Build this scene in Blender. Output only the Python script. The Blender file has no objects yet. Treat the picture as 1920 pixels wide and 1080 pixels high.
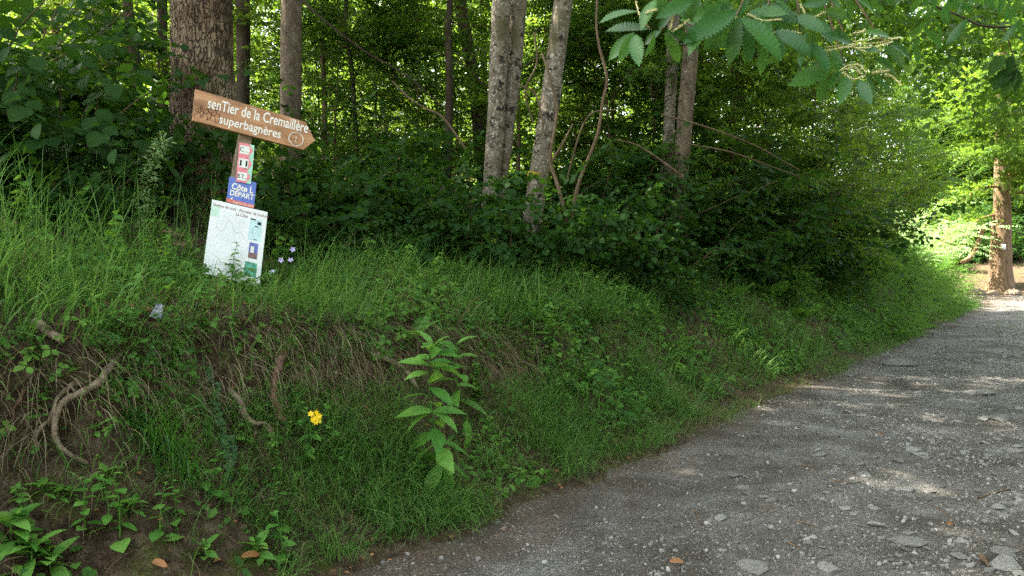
import bpy, math
import numpy as np
from mathutils import Vector, Matrix

rng = np.random.default_rng(11)
C = bpy.context.scene.collection
R = math.radians

# ------------------------------------------------------------------ camera, sky, sun, exposure
F = 1493.0
PITCH = R(2.685)
cam_d = bpy.data.cameras.new('camera')
cam = bpy.data.objects.new('camera', cam_d); C.objects.link(cam)
cam_d.sensor_width = 36.0; cam_d.lens = 36.0 * F / 1920.0
cam_d.clip_start = 0.05; cam_d.clip_end = 600
cam.location = (0, 0, 1.6)
cam.rotation_euler = (math.pi / 2 - PITCH, 0, 0)
sc = bpy.context.scene
sc.camera = cam

SUN = np.array([-0.56, 0.16, 0.81]); SUN /= np.linalg.norm(SUN)
elev = math.asin(SUN[2])
w = bpy.data.worlds.new('World'); sc.world = w; w.use_nodes = True
nt = w.node_tree; nt.nodes.clear()
sky = nt.nodes.new('ShaderNodeTexSky'); sky.sky_type = 'NISHITA'; sky.sun_disc = False
sky.sun_elevation = elev
sky.sun_rotation = math.atan2(SUN[0], SUN[1])
sky.air_density = 1.0; sky.dust_density = 2.5; sky.ozone_density = 1.0
bg = nt.nodes.new('ShaderNodeBackground'); bg.inputs['Strength'].default_value = 0.15
wo = nt.nodes.new('ShaderNodeOutputWorld')
hs = nt.nodes.new('ShaderNodeHueSaturation'); hs.inputs['Saturation'].default_value = .55
nt.links.new(sky.outputs[0], hs.inputs['Color']); nt.links.new(hs.outputs[0], bg.inputs[0]); nt.links.new(bg.outputs[0], wo.inputs[0])
sl = bpy.data.lights.new('sun', 'SUN'); sl.energy = 5.0; sl.angle = R(0.53); sl.color = (1.0, 0.97, 0.90)
sun = bpy.data.objects.new('sun', sl); C.objects.link(sun)
sun.rotation_euler = Vector(SUN).to_track_quat('Z', 'Y').to_euler()
sun.location = (-20, 20, 40)
vs = sc.view_settings
sc.display_settings.display_device = 'sRGB'
vs.view_transform = 'Standard'; vs.look = 'None'; vs.gamma = 1.0; vs.use_curve_mapping = False
vs.exposure = 3.0
vs.use_white_balance = True; vs.white_balance_temperature = 7250; vs.white_balance_tint = 6
cy = sc.cycles
cy.max_bounces = 6; cy.diffuse_bounces = 3; cy.glossy_bounces = 2; cy.transmission_bounces = 4
cy.transparent_max_bounces = 4; cy.caustics_reflective = False; cy.caustics_refractive = False
cy.use_denoising = False; cy.denoiser = 'OPENIMAGEDENOISE'; cy.denoising_input_passes = 'RGB_ALBEDO_NORMAL'; cy.denoising_prefilter = 'ACCURATE'
cy.sample_clamp_indirect = 3.0

# ------------------------------------------------------------------ helpers
def ray(px, py):
    a = (px - 960) / F; b = -(py - 540) / F
    cp, sp = math.cos(PITCH), math.sin(PITCH)
    return np.array([a, cp + b * sp, -sp + b * cp])

def at(px, py, Y):
    d = ray(px, py)
    return np.array([0, 0, 1.6]) + d * (Y / d[1])

def hash2(ix, iy, seed):
    n = (ix.astype(np.int64) * 374761393 + iy.astype(np.int64) * 668265263 + seed * 1274126177) & 0xFFFFFFFF
    n = ((n ^ (n >> 13)) * 1274126177) & 0xFFFFFFFF
    n = n ^ (n >> 16)
    return (n & 0xFFFF) / 65535.0

def vnoise(x, y, seed=0):
    x = np.asarray(x, float); y = np.asarray(y, float)
    ix = np.floor(x); iy = np.floor(y)
    fx = x - ix; fy = y - iy
    fx = fx * fx * (3 - 2 * fx); fy = fy * fy * (3 - 2 * fy)
    a = hash2(ix, iy, seed); b = hash2(ix + 1, iy, seed)
    c = hash2(ix, iy + 1, seed); d = hash2(ix + 1, iy + 1, seed)
    return (a + (b - a) * fx) * (1 - fy) + (c + (d - c) * fx) * fy

def fbm(x, y, seed=0, o=4):
    v = 0; amp = 0.5; f = 1.0
    for i in range(o):
        v = v + amp * (vnoise(np.asarray(x) * f, np.asarray(y) * f, seed + i) - 0.5)
        amp *= 0.5; f *= 2.03
    return v

def sstep(a, b, x):
    t = np.clip((x - a) / (b - a), 0, 1)
    return t * t * (3 - 2 * t)

# path coordinates: t runs along the bank foot, s goes up the bank (left / away from the path)
def ts(x, y):
    return .6 * (x + .57) + .8 * (y - 3.9), -.8 * (x + .57) + .6 * (y - 3.9)

def xy(t, s):
    return -.57 + .6 * t - .8 * s, 3.9 + .8 * t + .6 * s

def edge(t):
    return 0.16 * (vnoise(t * 0.9, t * 0 + 3.3, 5) - .5) + 0.14 * (vnoise(t * 3.1, t * 0, 6) - .5) + 0.07 * (vnoise(t * 9.7, t * 0, 7) - .5) + 2.6 * sstep(21, 34, t)

S_K = np.array([-30, 0, .25, .45, .65, .82, .97, 1.06, 1.14, 1.25, 1.6, 2.2, 3.5, 5, 10, 20, 40, 70])
P_L = np.array([0, 0, .06, .19, .38, .58, .76, .96, 1.13, 1.19, 1.24, 1.32, 1.72, 2.05, 2.7, 4.0, 8.0, 15])
P_M = np.array([0, 0, .05, .15, .30, .45, .58, .72, .86, .95, 1.12, 1.30, 1.62, 1.95, 2.6, 3.9, 8.0, 15])
P_R = np.array([0, 0, .06, .18, .34, .48, .60, .68, .75, .85, 1.05, 1.28, 1.50, 1.75, 2.4, 3.8, 8.0, 15])

def ground(x, y):
    x = np.asarray(x, float); y = np.asarray(y, float)
    t, s = ts(x, y)
    s2 = s - edge(t) + 0.10 * fbm(t * 2.3, s * 0.7, 21, 3) * sstep(.4, 1, s)
    hl = np.interp(s2, S_K, P_L); hm = np.interp(s2, S_K, P_M); hr = np.interp(s2, S_K, P_R)
    a = sstep(.6, 2.6, t); b = sstep(4, 7, t)
    h = hl * (1 - a) + hm * a
    h = h * (1 - b) + hr * b
    h = h * (1 + .11 * sstep(.2, -2.2, t) * sstep(.8, 1.6, s2)) + .30 * sstep(.3, -1.6, t) * sstep(1.3, 2.6, s2)
    far = np.interp(t, [30.5, 31.2, 33, 36, 45, 70], [0, .12, .65, 1.3, 2.6, 8])
    h = np.maximum(h, far)
    h = h + fbm(x * 1.1, y * 1.1, 2, 4) * (.05 + .22 * sstep(.3, 2, s2)) * (1 - .5 * sstep(6, 20, s2))
    h = h + fbm(x * 9, y * 9, 12, 3) * .07 * sstep(.1, .7, s2) + np.abs(fbm(x * 17, y * 17, 15, 3)) * .09 * sstep(.3, .7, s2) * (1 - sstep(1.6, 2.4, s2))
    h = h - .03 * sstep(.1, -.25, s2)
    return h

def hit(px, py, y0=2.0, y1=40.0):
    d = ray(px, py)
    Y = np.arange(y0, y1, .01)
    k = Y / d[1]
    P = np.array([0, 0, 1.6])[None] + d[None] * k[:, None]
    below = P[:, 2] <= ground(P[:, 0], P[:, 1])
    i = int(np.argmax(below)) if below.any() else len(Y) - 1
    return P[i]

def build(name, chunks, mats, parent=None, smooth=True, loc=None):
    """chunks: list of (verts, faces, rnd, matindex); one mesh object"""
    vo = 0; V = []; LV = []; LT = []; MI = []; RN = []
    for ch in chunks:
        v, f = np.asarray(ch[0], float), np.asarray(ch[1], int)
        rn = ch[2] if len(ch) > 2 and ch[2] is not None else .5
        mi = ch[3] if len(ch) > 3 else 0
        V.append(v); LV.append((f + vo).ravel()); LT.append(np.full(len(f), f.shape[1])); MI.append(np.full(len(f), mi))
        RN.append(np.broadcast_to(np.asarray(rn, float), (len(v),)))
        vo += len(v)
    V = np.concatenate(V); LV = np.concatenate(LV); LT = np.concatenate(LT); MI = np.concatenate(MI); RN = np.concatenate(RN)
    me = bpy.data.meshes.new(name)
    me.vertices.add(len(V)); me.vertices.foreach_set('co', V.astype(np.float32).ravel())
    me.loops.add(len(LV)); me.loops.foreach_set('vertex_index', LV.astype(np.int32))
    me.polygons.add(len(LT))
    me.polygons.foreach_set('loop_start', np.concatenate([[0], np.cumsum(LT)[:-1]]).astype(np.int32))
    me.polygons.foreach_set('material_index', MI.astype(np.int32))
    me.polygons.foreach_set('use_smooth', np.full(len(LT), smooth))
    at_ = me.attributes.new('rnd', 'FLOAT', 'POINT'); at_.data.foreach_set('value', RN.astype(np.float32))
    for m in (mats if isinstance(mats, (list, tuple)) else [mats]): me.materials.append(m)
    me.update(calc_edges=True); me.validate()
    o = bpy.data.objects.new(name, me); C.objects.link(o)
    if parent is not None: o.parent = parent
    if loc is not None: o.location = loc
    return o

def tag(o, label=None, cat=None, group=None, kind=None):
    if label: o['label'] = label
    if cat: o['category'] = cat
    if group: o['group'] = group
    if kind: o['kind'] = kind
    return o

def thing(name, label, cat, loc=(0, 0, 0), rz=0, group=None):
    o = bpy.data.objects.new(name, None); C.objects.link(o)
    o.empty_display_size = .1
    o.location = loc; o.rotation_euler = (0, 0, rz)
    return tag(o, label, cat, group)

def dup(src, loc, rz, scale, label, group=None, rx=0, ry=0):
    r = src.copy(); C.objects.link(r)
    r.location = loc; r.rotation_euler = (rx, ry, rz); r.scale = (scale,) * 3 if np.isscalar(scale) else scale
    r['label'] = label
    if group: r['group'] = group
    for ch in list(src.children):
        c = ch.copy(); C.objects.link(c); c.parent = r
        for g in ch.children:
            d = g.copy(); C.objects.link(d); d.parent = c
    return r

def norm(a):
    a = np.asarray(a, float)
    return a / np.maximum(np.linalg.norm(a, axis=-1, keepdims=True), 1e-9)

def frames(axis, normal):
    """columns x (width), y (length axis), z (normal)"""
    y = norm(axis); x = norm(np.cross(y, normal)); z = np.cross(x, y)
    return np.stack([x, y, z], -1)

def inst(tpl, M, P, sc_=None, rn=None, mi=0):
    tv, tf = tpl[0], tpl[1]
    M = np.asarray(M, float)
    if sc_ is not None:
        s = np.asarray(sc_, float)
        M = M * (s[:, None, None] if s.ndim == 1 else s[:, None, :])
    v = np.einsum('nij,kj->nki', M, tv) + np.asarray(P)[:, None, :]
    n, k = len(M), len(tv)
    f = (tf[None] + (np.arange(n) * k)[:, None, None]).reshape(-1, tf.shape[1])
    if rn is None: rn = rng.random(n)
    base = tpl[2] if len(tpl) > 2 and tpl[2] is not None else None
    r = np.repeat(rn, k)
    if base is not None: r = np.clip(.55 * np.tile(base, n) + .45 * r, 0, 1)
    return (v.reshape(-1, 3), f, r, mi)

def merge(chunks):
    vo = 0; V = []; Fc = []; Rn = []
    for c in chunks:
        V.append(c[0]); Fc.append(c[1] + vo); Rn.append(np.broadcast_to(c[2] if c[2] is not None else .5, (len(c[0]),))); vo += len(c[0])
    return (np.concatenate(V), np.concatenate(Fc), np.concatenate(Rn))

def tube(pts, radii, n=8, rn=.5, mi=0, lump=0.0, seed=0, cap=True):
    pts = np.asarray(pts, float); radii = np.broadcast_to(np.asarray(radii, float), (len(pts),))
    tg = norm(np.gradient(pts, axis=0))
    ref = np.array([0.31, .92, 0.23]) if abs(tg[0][1]) < .9 else np.array([1., 0, 0.1])
    x = norm(np.cross(tg, ref)); y = np.cross(tg, x)
    a = np.linspace(0, 2 * np.pi, n, endpoint=False)
    rr = radii[:, None] * np.ones(n)[None]
    if lump:
        I = np.arange(len(pts))[:, None] * .37 + seed * 7.1
        rr = rr * (1 + lump * (vnoise(I + 0 * a[None], (np.cos(a)[None] + 2) * 2 + 0 * I, seed) - .5) * 2)
    v = pts[:, None, :] + rr[..., None] * (np.cos(a)[None, :, None] * x[:, None, :] + np.sin(a)[None, :, None] * y[:, None, :])
    m = len(pts)
    i = np.arange(m - 1)[:, None] * n; j = np.arange(n)[None]; j2 = (j + 1) % n
    f = np.stack([i + j, i + j2, i + n + j2, i + n + j], -1).reshape(-1, 4)
    v = v.reshape(-1, 3)
    if cap:
        v = np.concatenate([v, pts[:1], pts[-1:]])
        b = m * n
        jj = np.arange(n)
        f0 = np.stack([jj, np.full(n, b), (jj + 1) % n, (jj + 1) % n], -1)
        e = (m - 1) * n
        f1 = np.stack([e + jj, e + (jj + 1) % n, np.full(n, b + 1), np.full(n, b + 1)], -1)
        return [(v, f, rn, mi), (v, f0[:, :3], rn, mi), (v, f1[:, :3], rn, mi)][:1] if True else None
    return [(v, f, rn, mi)]

def curve(ctrl, n):
    ctrl = np.asarray(ctrl, float); m = len(ctrl)
    if m == 2: return ctrl[0] + (ctrl[1] - ctrl[0]) * np.linspace(0, 1, n)[:, None]
    P = np.concatenate([2 * ctrl[:1] - ctrl[1:2], ctrl, 2 * ctrl[-1:] - ctrl[-2:-1]])
    u = np.linspace(0, m - 1 - 1e-6, n); i = u.astype(int); f = (u - i)[:, None]
    p0, p1, p2, p3 = P[i], P[i + 1], P[i + 2], P[i + 3]
    return .5 * (2 * p1 + (p2 - p0) * f + (2 * p0 - 5 * p1 + 4 * p2 - p3) * f ** 2 + (3 * p1 - p0 - 3 * p2 + p3) * f ** 3)

def box(x0, x1, y0, y1, z0, z1, rn=.5, mi=0):
    v = np.array([[x, y, z] for z in (z0, z1) for y in (y0, y1) for x in (x0, x1)], float)
    f = np.array([[0, 2, 3, 1], [4, 5, 7, 6], [0, 1, 5, 4], [2, 6, 7, 3], [0, 4, 6, 2], [1, 3, 7, 5]])
    return (v, f, rn, mi)

def prism(outline, z0, z1, rn=.5, mi=0):
    o = np.asarray(outline, float); n = len(o)
    v = np.concatenate([np.c_[o, np.full(n, z0)], np.c_[o, np.full(n, z1)]])
    j = np.arange(n); j2 = (j + 1) % n
    side = np.stack([j, j2, n + j2, n + j], -1)
    return [(v, side, rn, mi), (v[n:], np.arange(n)[None], rn, mi), (v[:n], np.arange(n)[::-1][None], rn, mi)]

# ------------------------------------------------------------------ materials
def new_mat(name):
    m = bpy.data.materials.new(name); m.use_nodes = True
    m.node_tree.nodes.clear()
    return m, m.node_tree

def N(nt_, typ, **kw):
    n = nt_.nodes.new(typ)
    for k, v in kw.items():
        if k in n.inputs: n.inputs[k].default_value = v
        else: setattr(n, k, v)
    return n

def ramp(nt_, stops):
    n = nt_.nodes.new('ShaderNodeValToRGB'); e = n.color_ramp.elements
    while len(e) < len(stops): e.new(.5)
    for i, (p, c) in enumerate(stops):
        e[i].position = p; e[i].color = (*c, 1)
    return n

def leaf_mat(name, cols, transl=.38, tcol=(.20, .36, .03), rough=.42, spec=.45, yellow=None):
    m, t = new_mat(name); L = t.links.new
    a = N(t, 'ShaderNodeAttribute', attribute_name='rnd')
    cs = [(i / (len(cols) - 1), c) for i, c in enumerate(cols)]
    if yellow: cs = [(p * .93, c) for p, c in cs] + [(1.0, yellow)]
    r = ramp(t, cs); L(a.outputs['Fac'], r.inputs[0])
    tc = N(t, 'ShaderNodeTexCoord'); nz = N(t, 'ShaderNodeTexNoise', Scale=22.0, Detail=2.0)
    L(tc.outputs['Object'], nz.inputs['Vector'])
    mr = N(t, 'ShaderNodeMapRange'); mr.inputs['To Min'].default_value = .72; mr.inputs['To Max'].default_value = 1.28
    L(nz.outputs['Fac'], mr.inputs[0])
    mx = N(t, 'ShaderNodeMix', data_type='RGBA', blend_type='MULTIPLY'); mx.inputs[0].default_value = 1
    L(r.outputs[0], mx.inputs[6]); L(mr.outputs[0], mx.inputs[7])
    p = N(t, 'ShaderNodeBsdfPrincipled', Roughness=rough)
    p.inputs['Specular IOR Level'].default_value = spec
    L(mx.outputs[2], p.inputs['Base Color'])
    tr = N(t, 'ShaderNodeBsdfTranslucent')
    mt = N(t, 'ShaderNodeMix', data_type='RGBA', blend_type='MIX'); mt.inputs[0].default_value = .7
    g = N(t, 'ShaderNodeMix', data_type='RGBA', blend_type='MULTIPLY'); g.inputs[0].default_value = 1
    L(mx.outputs[2], g.inputs[6]); g.inputs[7].default_value = (2.4, 2.2, 1.4, 1)
    L(g.outputs[2], mt.inputs[6]); mt.inputs[7].default_value = (*tcol, 1)
    L(mt.outputs[2], tr.inputs['Color'])
    ms = N(t, 'ShaderNodeMixShader'); ms.inputs[0].default_value = transl
    L(p.outputs[0], ms.inputs[1]); L(tr.outputs[0], ms.inputs[2])
    o = N(t, 'ShaderNodeOutputMaterial'); L(ms.outputs[0], o.inputs[0])
    return m

def rough_mat(name, cols, scale=6, zs=1.0, rough=.85, bump=.4, detail=6, bscale=None, dist=.02, spec=.3, spots=None, use_rnd=False):
    m, t = new_mat(name); L = t.links.new
    tc = N(t, 'ShaderNodeTexCoord'); mp = N(t, 'ShaderNodeMapping'); mp.inputs['Scale'].default_value = (1, 1, zs)
    L(tc.outputs['Object'], mp.inputs[0])
    nz = N(t, 'ShaderNodeTexNoise', Scale=scale, Detail=detail, Roughness=.65)
    L(mp.outputs[0], nz.inputs['Vector'])
    k = len(cols)
    r = ramp(t, [(.28 + .44 * i / (k - 1), c) for i, c in enumerate(cols)])
    if use_rnd:
        a = N(t, 'ShaderNodeAttribute', attribute_name='rnd')
        ad = N(t, 'ShaderNodeMath', operation='MULTIPLY_ADD'); ad.inputs[1].default_value = .5; 
        L(a.outputs['Fac'], ad.inputs[0])
        sb = N(t, 'ShaderNodeMath', operation='SUBTRACT'); sb.inputs[1].default_value = .25
        L(nz.outputs['Fac'], sb.inputs[0]); L(sb.outputs[0], ad.inputs[2]); L(ad.outputs[0], r.inputs[0])
    else:
        L(nz.outputs['Fac'], r.inputs[0])
    col = r.outputs[0]
    if spots:
        for (sc_, lo, hi, c, zz) in spots:
            mp2 = N(t, 'ShaderNodeMapping'); mp2.inputs['Scale'].default_value = (1, 1, zz); L(tc.outputs['Object'], mp2.inputs[0])
            n2 = N(t, 'ShaderNodeTexNoise', Scale=sc_, Detail=3.0); L(mp2.outputs[0], n2.inputs['Vector'])
            mr = N(t, 'ShaderNodeMapRange'); mr.inputs['From Min'].default_value = lo; mr.inputs['From Max'].default_value = hi
            L(n2.outputs['Fac'], mr.inputs[0])
            mx = N(t, 'ShaderNodeMix', data_type='RGBA'); L(mr.outputs[0], mx.inputs[0]); L(col, mx.inputs[6]); mx.inputs[7].default_value = (*c, 1)
            col = mx.outputs[2]
    p = N(t, 'ShaderNodeBsdfPrincipled', Roughness=rough); p.inputs['Specular IOR Level'].default_value = spec
    L(col, p.inputs['Base Color'])
    nb = N(t, 'ShaderNodeTexNoise', Scale=bscale or scale * 2.5, Detail=5.0, Roughness=.7); L(mp.outputs[0], nb.inputs['Vector'])
    b = N(t, 'ShaderNodeBump', Strength=bump, Distance=dist); L(nb.outputs['Fac'], b.inputs['Height']); L(b.outputs[0], p.inputs['Normal'])
    o = N(t, 'ShaderNodeOutputMaterial'); L(p.outputs[0], o.inputs[0])
    return m

def plain(name, c, rough=.5, spec=.4, metal=0.0, var=.12, scale=30):
    m, t = new_mat(name); L = t.links.new
    tc = N(t, 'ShaderNodeTexCoord'); nz = N(t, 'ShaderNodeTexNoise', Scale=scale, Detail=4.0); L(tc.outputs['Object'], nz.inputs['Vector'])
    r = ramp(t, [(.3, tuple(x * (1 - var) for x in c)), (.7, tuple(min(1, x * (1 + var)) for x in c))]); L(nz.outputs['Fac'], r.inputs[0])
    p = N(t, 'ShaderNodeBsdfPrincipled', Roughness=rough, Metallic=metal); p.inputs['Specular IOR Level'].default_value = spec
    L(r.outputs[0], p.inputs['Base Color'])
    o = N(t, 'ShaderNodeOutputMaterial'); L(p.outputs[0], o.inputs[0])
    return m

G_FOREST = [(.018, .050, .010), (.030, .080, .014), (.050, .115, .020), (.035, .09, .015)]
M_canopy = leaf_mat('canopy_leaf', G_FOREST, .42, spec=.2)
M_sap = leaf_mat('sapling_leaf', [(.020, .060, .009), (.038, .092, .014), (.062, .13, .018)], .44, (.30, .46, .035), spec=.2)
M_hazel = leaf_mat('shade_toned_leaf', [(.009, .032, .007), (.016, .050, .010), (.028, .072, .013)], .26, (.10, .24, .02), rough=.6, spec=.10, yellow=(.30, .26, .03))  # leaf colour darkened to carry the deep shade under the trees
M_chest = leaf_mat('chestnut_leaf', [(.012, .065, .020), (.022, .095, .024), (.045, .14, .03)], .32, (.16, .34, .04), rough=.36, spec=.34)
M_herb = leaf_mat('herb_leaf', [(.026, .085, .016), (.06, .155, .025), (.13, .27, .045)], .36, (.22, .42, .05), rough=.55, spec=.16)
M_weed = leaf_mat('weed_leaf', [(.05, .16, .028), (.085, .22, .04), (.13, .28, .055)], .34, (.24, .45, .06), rough=.52, spec=.2)
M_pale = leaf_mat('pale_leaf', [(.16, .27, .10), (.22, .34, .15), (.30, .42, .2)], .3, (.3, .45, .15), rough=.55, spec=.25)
M_grass = leaf_mat('grass_blade', [(.014, .046, .011), (.036, .10, .022), (.085, .18, .04), (.135, .25, .07), (.045, .12, .028)], .34, (.20, .42, .07), rough=.5, spec=.18, yellow=(.30, .26, .12))
M_tussock = leaf_mat('tussock_blade', [(.025, .10, .015), (.04, .14, .02), (.055, .17, .03)], .34, (.16, .36, .03), rough=.35, spec=.5)
M_dry = leaf_mat('dry_blade', [(.10, .075, .045), (.17, .13, .08), (.26, .20, .12), (.13, .10, .06)], .25, (.3, .22, .12), rough=.7, spec=.15)
M_dead = leaf_mat('dead_leaf', [(.16, .07, .03), (.26, .12, .05), (.34, .17, .09)], .2, (.4, .2, .06), rough=.7, spec=.2)
M_twig = rough_mat('twig_bark', [(.05, .032, .018), (.11, .072, .042), (.18, .125, .08)], 14, .3, .8, .3)
M_redtwig = rough_mat('reddish_twig', [(.09, .045, .02), (.17, .09, .045), (.26, .16, .09)], 14, .3, .8, .3)
M_bark = rough_mat('dark_bark', [(.022, .016, .011), (.05, .036, .024), (.09, .07, .048)], 11, .18, .9, .8, bscale=30, dist=.03)
M_palebark = rough_mat('pale_bark', [(.075, .058, .042), (.15, .122, .09), (.23, .20, .155)], 14, .6, .85, .8, bscale=45, dist=.016,
                       spots=[(8, .59, .63, (.022, .016, .012), 1.2), (34, .56, .66, (.36, .34, .28), .9), (4, .52, .68, (.085, .075, .035), .5), (16, .62, .68, (.03, .024, .016), 2.0)])
M_wornbark = rough_mat('brown_grey_bark', [(.06, .042, .028), (.12, .088, .06), (.19, .15, .11)], 14, .45, .88, .6, bscale=40, dist=.015,
                       spots=[(9, .62, .68, (.03, .022, .016), 1.6), (30, .62, .72, (.30, .27, .22), .7)])
M_root = rough_mat('root_bark', [(.07, .05, .035), (.17, .125, .09), (.29, .23, .17)], 22, 1, .85, .6, bscale=60, dist=.008)
M_redroot = rough_mat('wet_root', [(.06, .03, .02), (.12, .065, .045), (.19, .11, .08)], 22, 1, .8, .6, bscale=60, dist=.008)
M_stone = rough_mat('slate_stone', [(.08, .076, .072), (.175, .168, .162), (.28, .27, .26)], 9, 1, .75, .5, bscale=35, dist=.01, use_rnd=True)

def big_bark():
    m, t = new_mat('furrowed_bark'); L = t.links.new
    tc = N(t, 'ShaderNodeTexCoord')
    mp = N(t, 'ShaderNodeMapping'); mp.inputs['Scale'].default_value = (1, 1, .16); L(tc.outputs['Object'], mp.inputs[0])
    wn = N(t, 'ShaderNodeTexNoise', Scale=6.0, Detail=3.0); L(tc.outputs['Object'], wn.inputs['Vector'])
    av = N(t, 'ShaderNodeMix', data_type='RGBA', blend_type='LINEAR_LIGHT'); av.inputs[0].default_value = .06
    L(mp.outputs[0], av.inputs[6]); L(wn.outputs['Color'], av.inputs[7])
    vo = N(t, 'ShaderNodeTexVoronoi', Scale=30.0, feature='DISTANCE_TO_EDGE'); L(av.outputs[2], vo.inputs['Vector'])
    n1 = N(t, 'ShaderNodeTexNoise', Scale=40.0, Detail=6.0, Roughness=.7); L(mp.outputs[0], n1.inputs['Vector'])
    n2 = N(t, 'ShaderNodeTexNoise', Scale=1.9, Detail=4.0); L(tc.outputs['Object'], n2.inputs['Vector'])
    r1 = ramp(t, [(.3, (.08, .06, .042)), (.5, (.18, .14, .10)), (.72, (.36, .30, .235))]); L(n1.outputs['Fac'], r1.inputs[0])
    r2 = ramp(t, [(.36, (.45, .33, .24)), (.5, (.92, .82, .70)), (.66, (1.5, 1.42, 1.3))]); L(n2.outputs['Fac'], r2.inputs[0])
    mu = N(t, 'ShaderNodeMix', data_type='RGBA', blend_type='MULTIPLY'); mu.inputs[0].default_value = 1
    L(r1.outputs[0], mu.inputs[6]); L(r2.outputs[0], mu.inputs[7])
    fr = N(t, 'ShaderNodeMapRange'); fr.inputs['From Min'].default_value = .0; fr.inputs['From Max'].default_value = .12
    L(vo.outputs['Distance'], fr.inputs[0])
    mf = N(t, 'ShaderNodeMix', data_type='RGBA'); L(fr.outputs[0], mf.inputs[0]); mf.inputs[6].default_value = (.03, .018, .011, 1); L(mu.outputs[2], mf.inputs[7])
    # moss low on the right side
    sp = N(t, 'ShaderNodeSeparateXYZ'); L(tc.outputs['Object'], sp.inputs[0])
    mz = N(t, 'ShaderNodeMapRange'); mz.inputs['From Min'].default_value = 1.7; mz.inputs['From Max'].default_value = .3; L(sp.outputs[2], mz.inputs[0])
    mxr = N(t, 'ShaderNodeMapRange'); mxr.inputs['From Min'].default_value = -.05; mxr.inputs['From Max'].default_value = .12; L(sp.outputs[0], mxr.inputs[0])
    n3 = N(t, 'ShaderNodeTexNoise', Scale=5.0, Detail=5.0); L(tc.outputs['Object'], n3.inputs['Vector'])
    m3 = N(t, 'ShaderNodeMapRange'); m3.inputs['From Min'].default_value = .45; m3.inputs['From Max'].default_value = .6; L(n3.outputs['Fac'], m3.inputs[0])
    a1 = N(t, 'ShaderNodeMath', operation='MULTIPLY'); L(mz.outputs[0], a1.inputs[0]); L(mxr.outputs[0], a1.inputs[1])
    a2 = N(t, 'ShaderNodeMath', operation='MULTIPLY'); L(a1.outputs[0], a2.inputs[0]); L(m3.outputs[0], a2.inputs[1])
    mm = N(t, 'ShaderNodeMix', data_type='RGBA'); L(a2.outputs[0], mm.inputs[0]); L(mf.outputs[2], mm.inputs[6]); mm.inputs[7].default_value = (.07, .075, .016, 1)
    p = N(t, 'ShaderNodeBsdfPrincipled', Roughness=.85); L(mm.outputs[2], p.inputs['Base Color']); p.inputs['Specular IOR Level'].default_value = .25
    hh = N(t, 'ShaderNodeMath', operation='MULTIPLY_ADD'); hh.inputs[1].default_value = .35; L(n1.outputs['Fac'], hh.inputs[0]); L(fr.outputs[0], hh.inputs[2])
    b = N(t, 'ShaderNodeBump', Strength=.9, Distance=.025); L(hh.outputs[0], b.inputs['Height']); L(b.outputs[0], p.inputs['Normal'])
    o = N(t, 'ShaderNodeOutputMaterial'); L(p.outputs[0], o.inputs[0])
    return m
M_bigbark = big_bark()

def soil_mat():
    m, t = new_mat('bank_soil'); L = t.links.new
    tc = N(t, 'ShaderNodeTexCoord')
    n1 = N(t, 'ShaderNodeTexNoise', Scale=14.0, Detail=8.0, Roughness=.7); L(tc.outputs['Object'], n1.inputs['Vector'])
    r1 = ramp(t, [(.3, (.025, .016, .010)), (.48, (.085, .056, .036)), (.62, (.16, .115, .08)), (.76, (.30, .25, .20))]); L(n1.outputs['Fac'], r1.inputs[0])
    n2 = N(t, 'ShaderNodeTexNoise', Scale=3.4, Detail=9.0, Roughness=.72); L(tc.outputs['Object'], n2.inputs['Vector'])
    m2 = N(t, 'ShaderNodeMapRange'); m2.inputs['From Min'].default_value = .52; m2.inputs['From Max'].default_value = .64; L(n2.outputs['Fac'], m2.inputs[0])
    n4 = N(t, 'ShaderNodeTexNoise', Scale=60.0, Detail=3.0); L(tc.outputs['Object'], n4.inputs['Vector'])
    rm = ramp(t, [(.3, (.05, .065, .014)), (.7, (.12, .14, .035))]); L(n4.outputs['Fac'], rm.inputs[0])
    mx = N(t, 'ShaderNodeMix', data_type='RGBA'); L(m2.outputs[0], mx.inputs[0]); L(r1.outputs[0], mx.inputs[6]); L(rm.outputs[0], mx.inputs[7])
    p = N(t, 'ShaderNodeBsdfPrincipled', Roughness=.95); p.inputs['Specular IOR Level'].default_value = .15
    L(mx.outputs[2], p.inputs['Base Color'])
    n3 = N(t, 'ShaderNodeTexNoise', Scale=38.0, Detail=7.0, Roughness=.75); L(tc.outputs['Object'], n3.inputs['Vector'])
    b = N(t, 'ShaderNodeBump', Strength=1.0, Distance=.06); L(n3.outputs['Fac'], b.inputs['Height']); L(b.outputs[0], p.inputs['Normal'])
    o = N(t, 'ShaderNodeOutputMaterial'); L(p.outputs[0], o.inputs[0])
    return m
M_soil = soil_mat()

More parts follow.
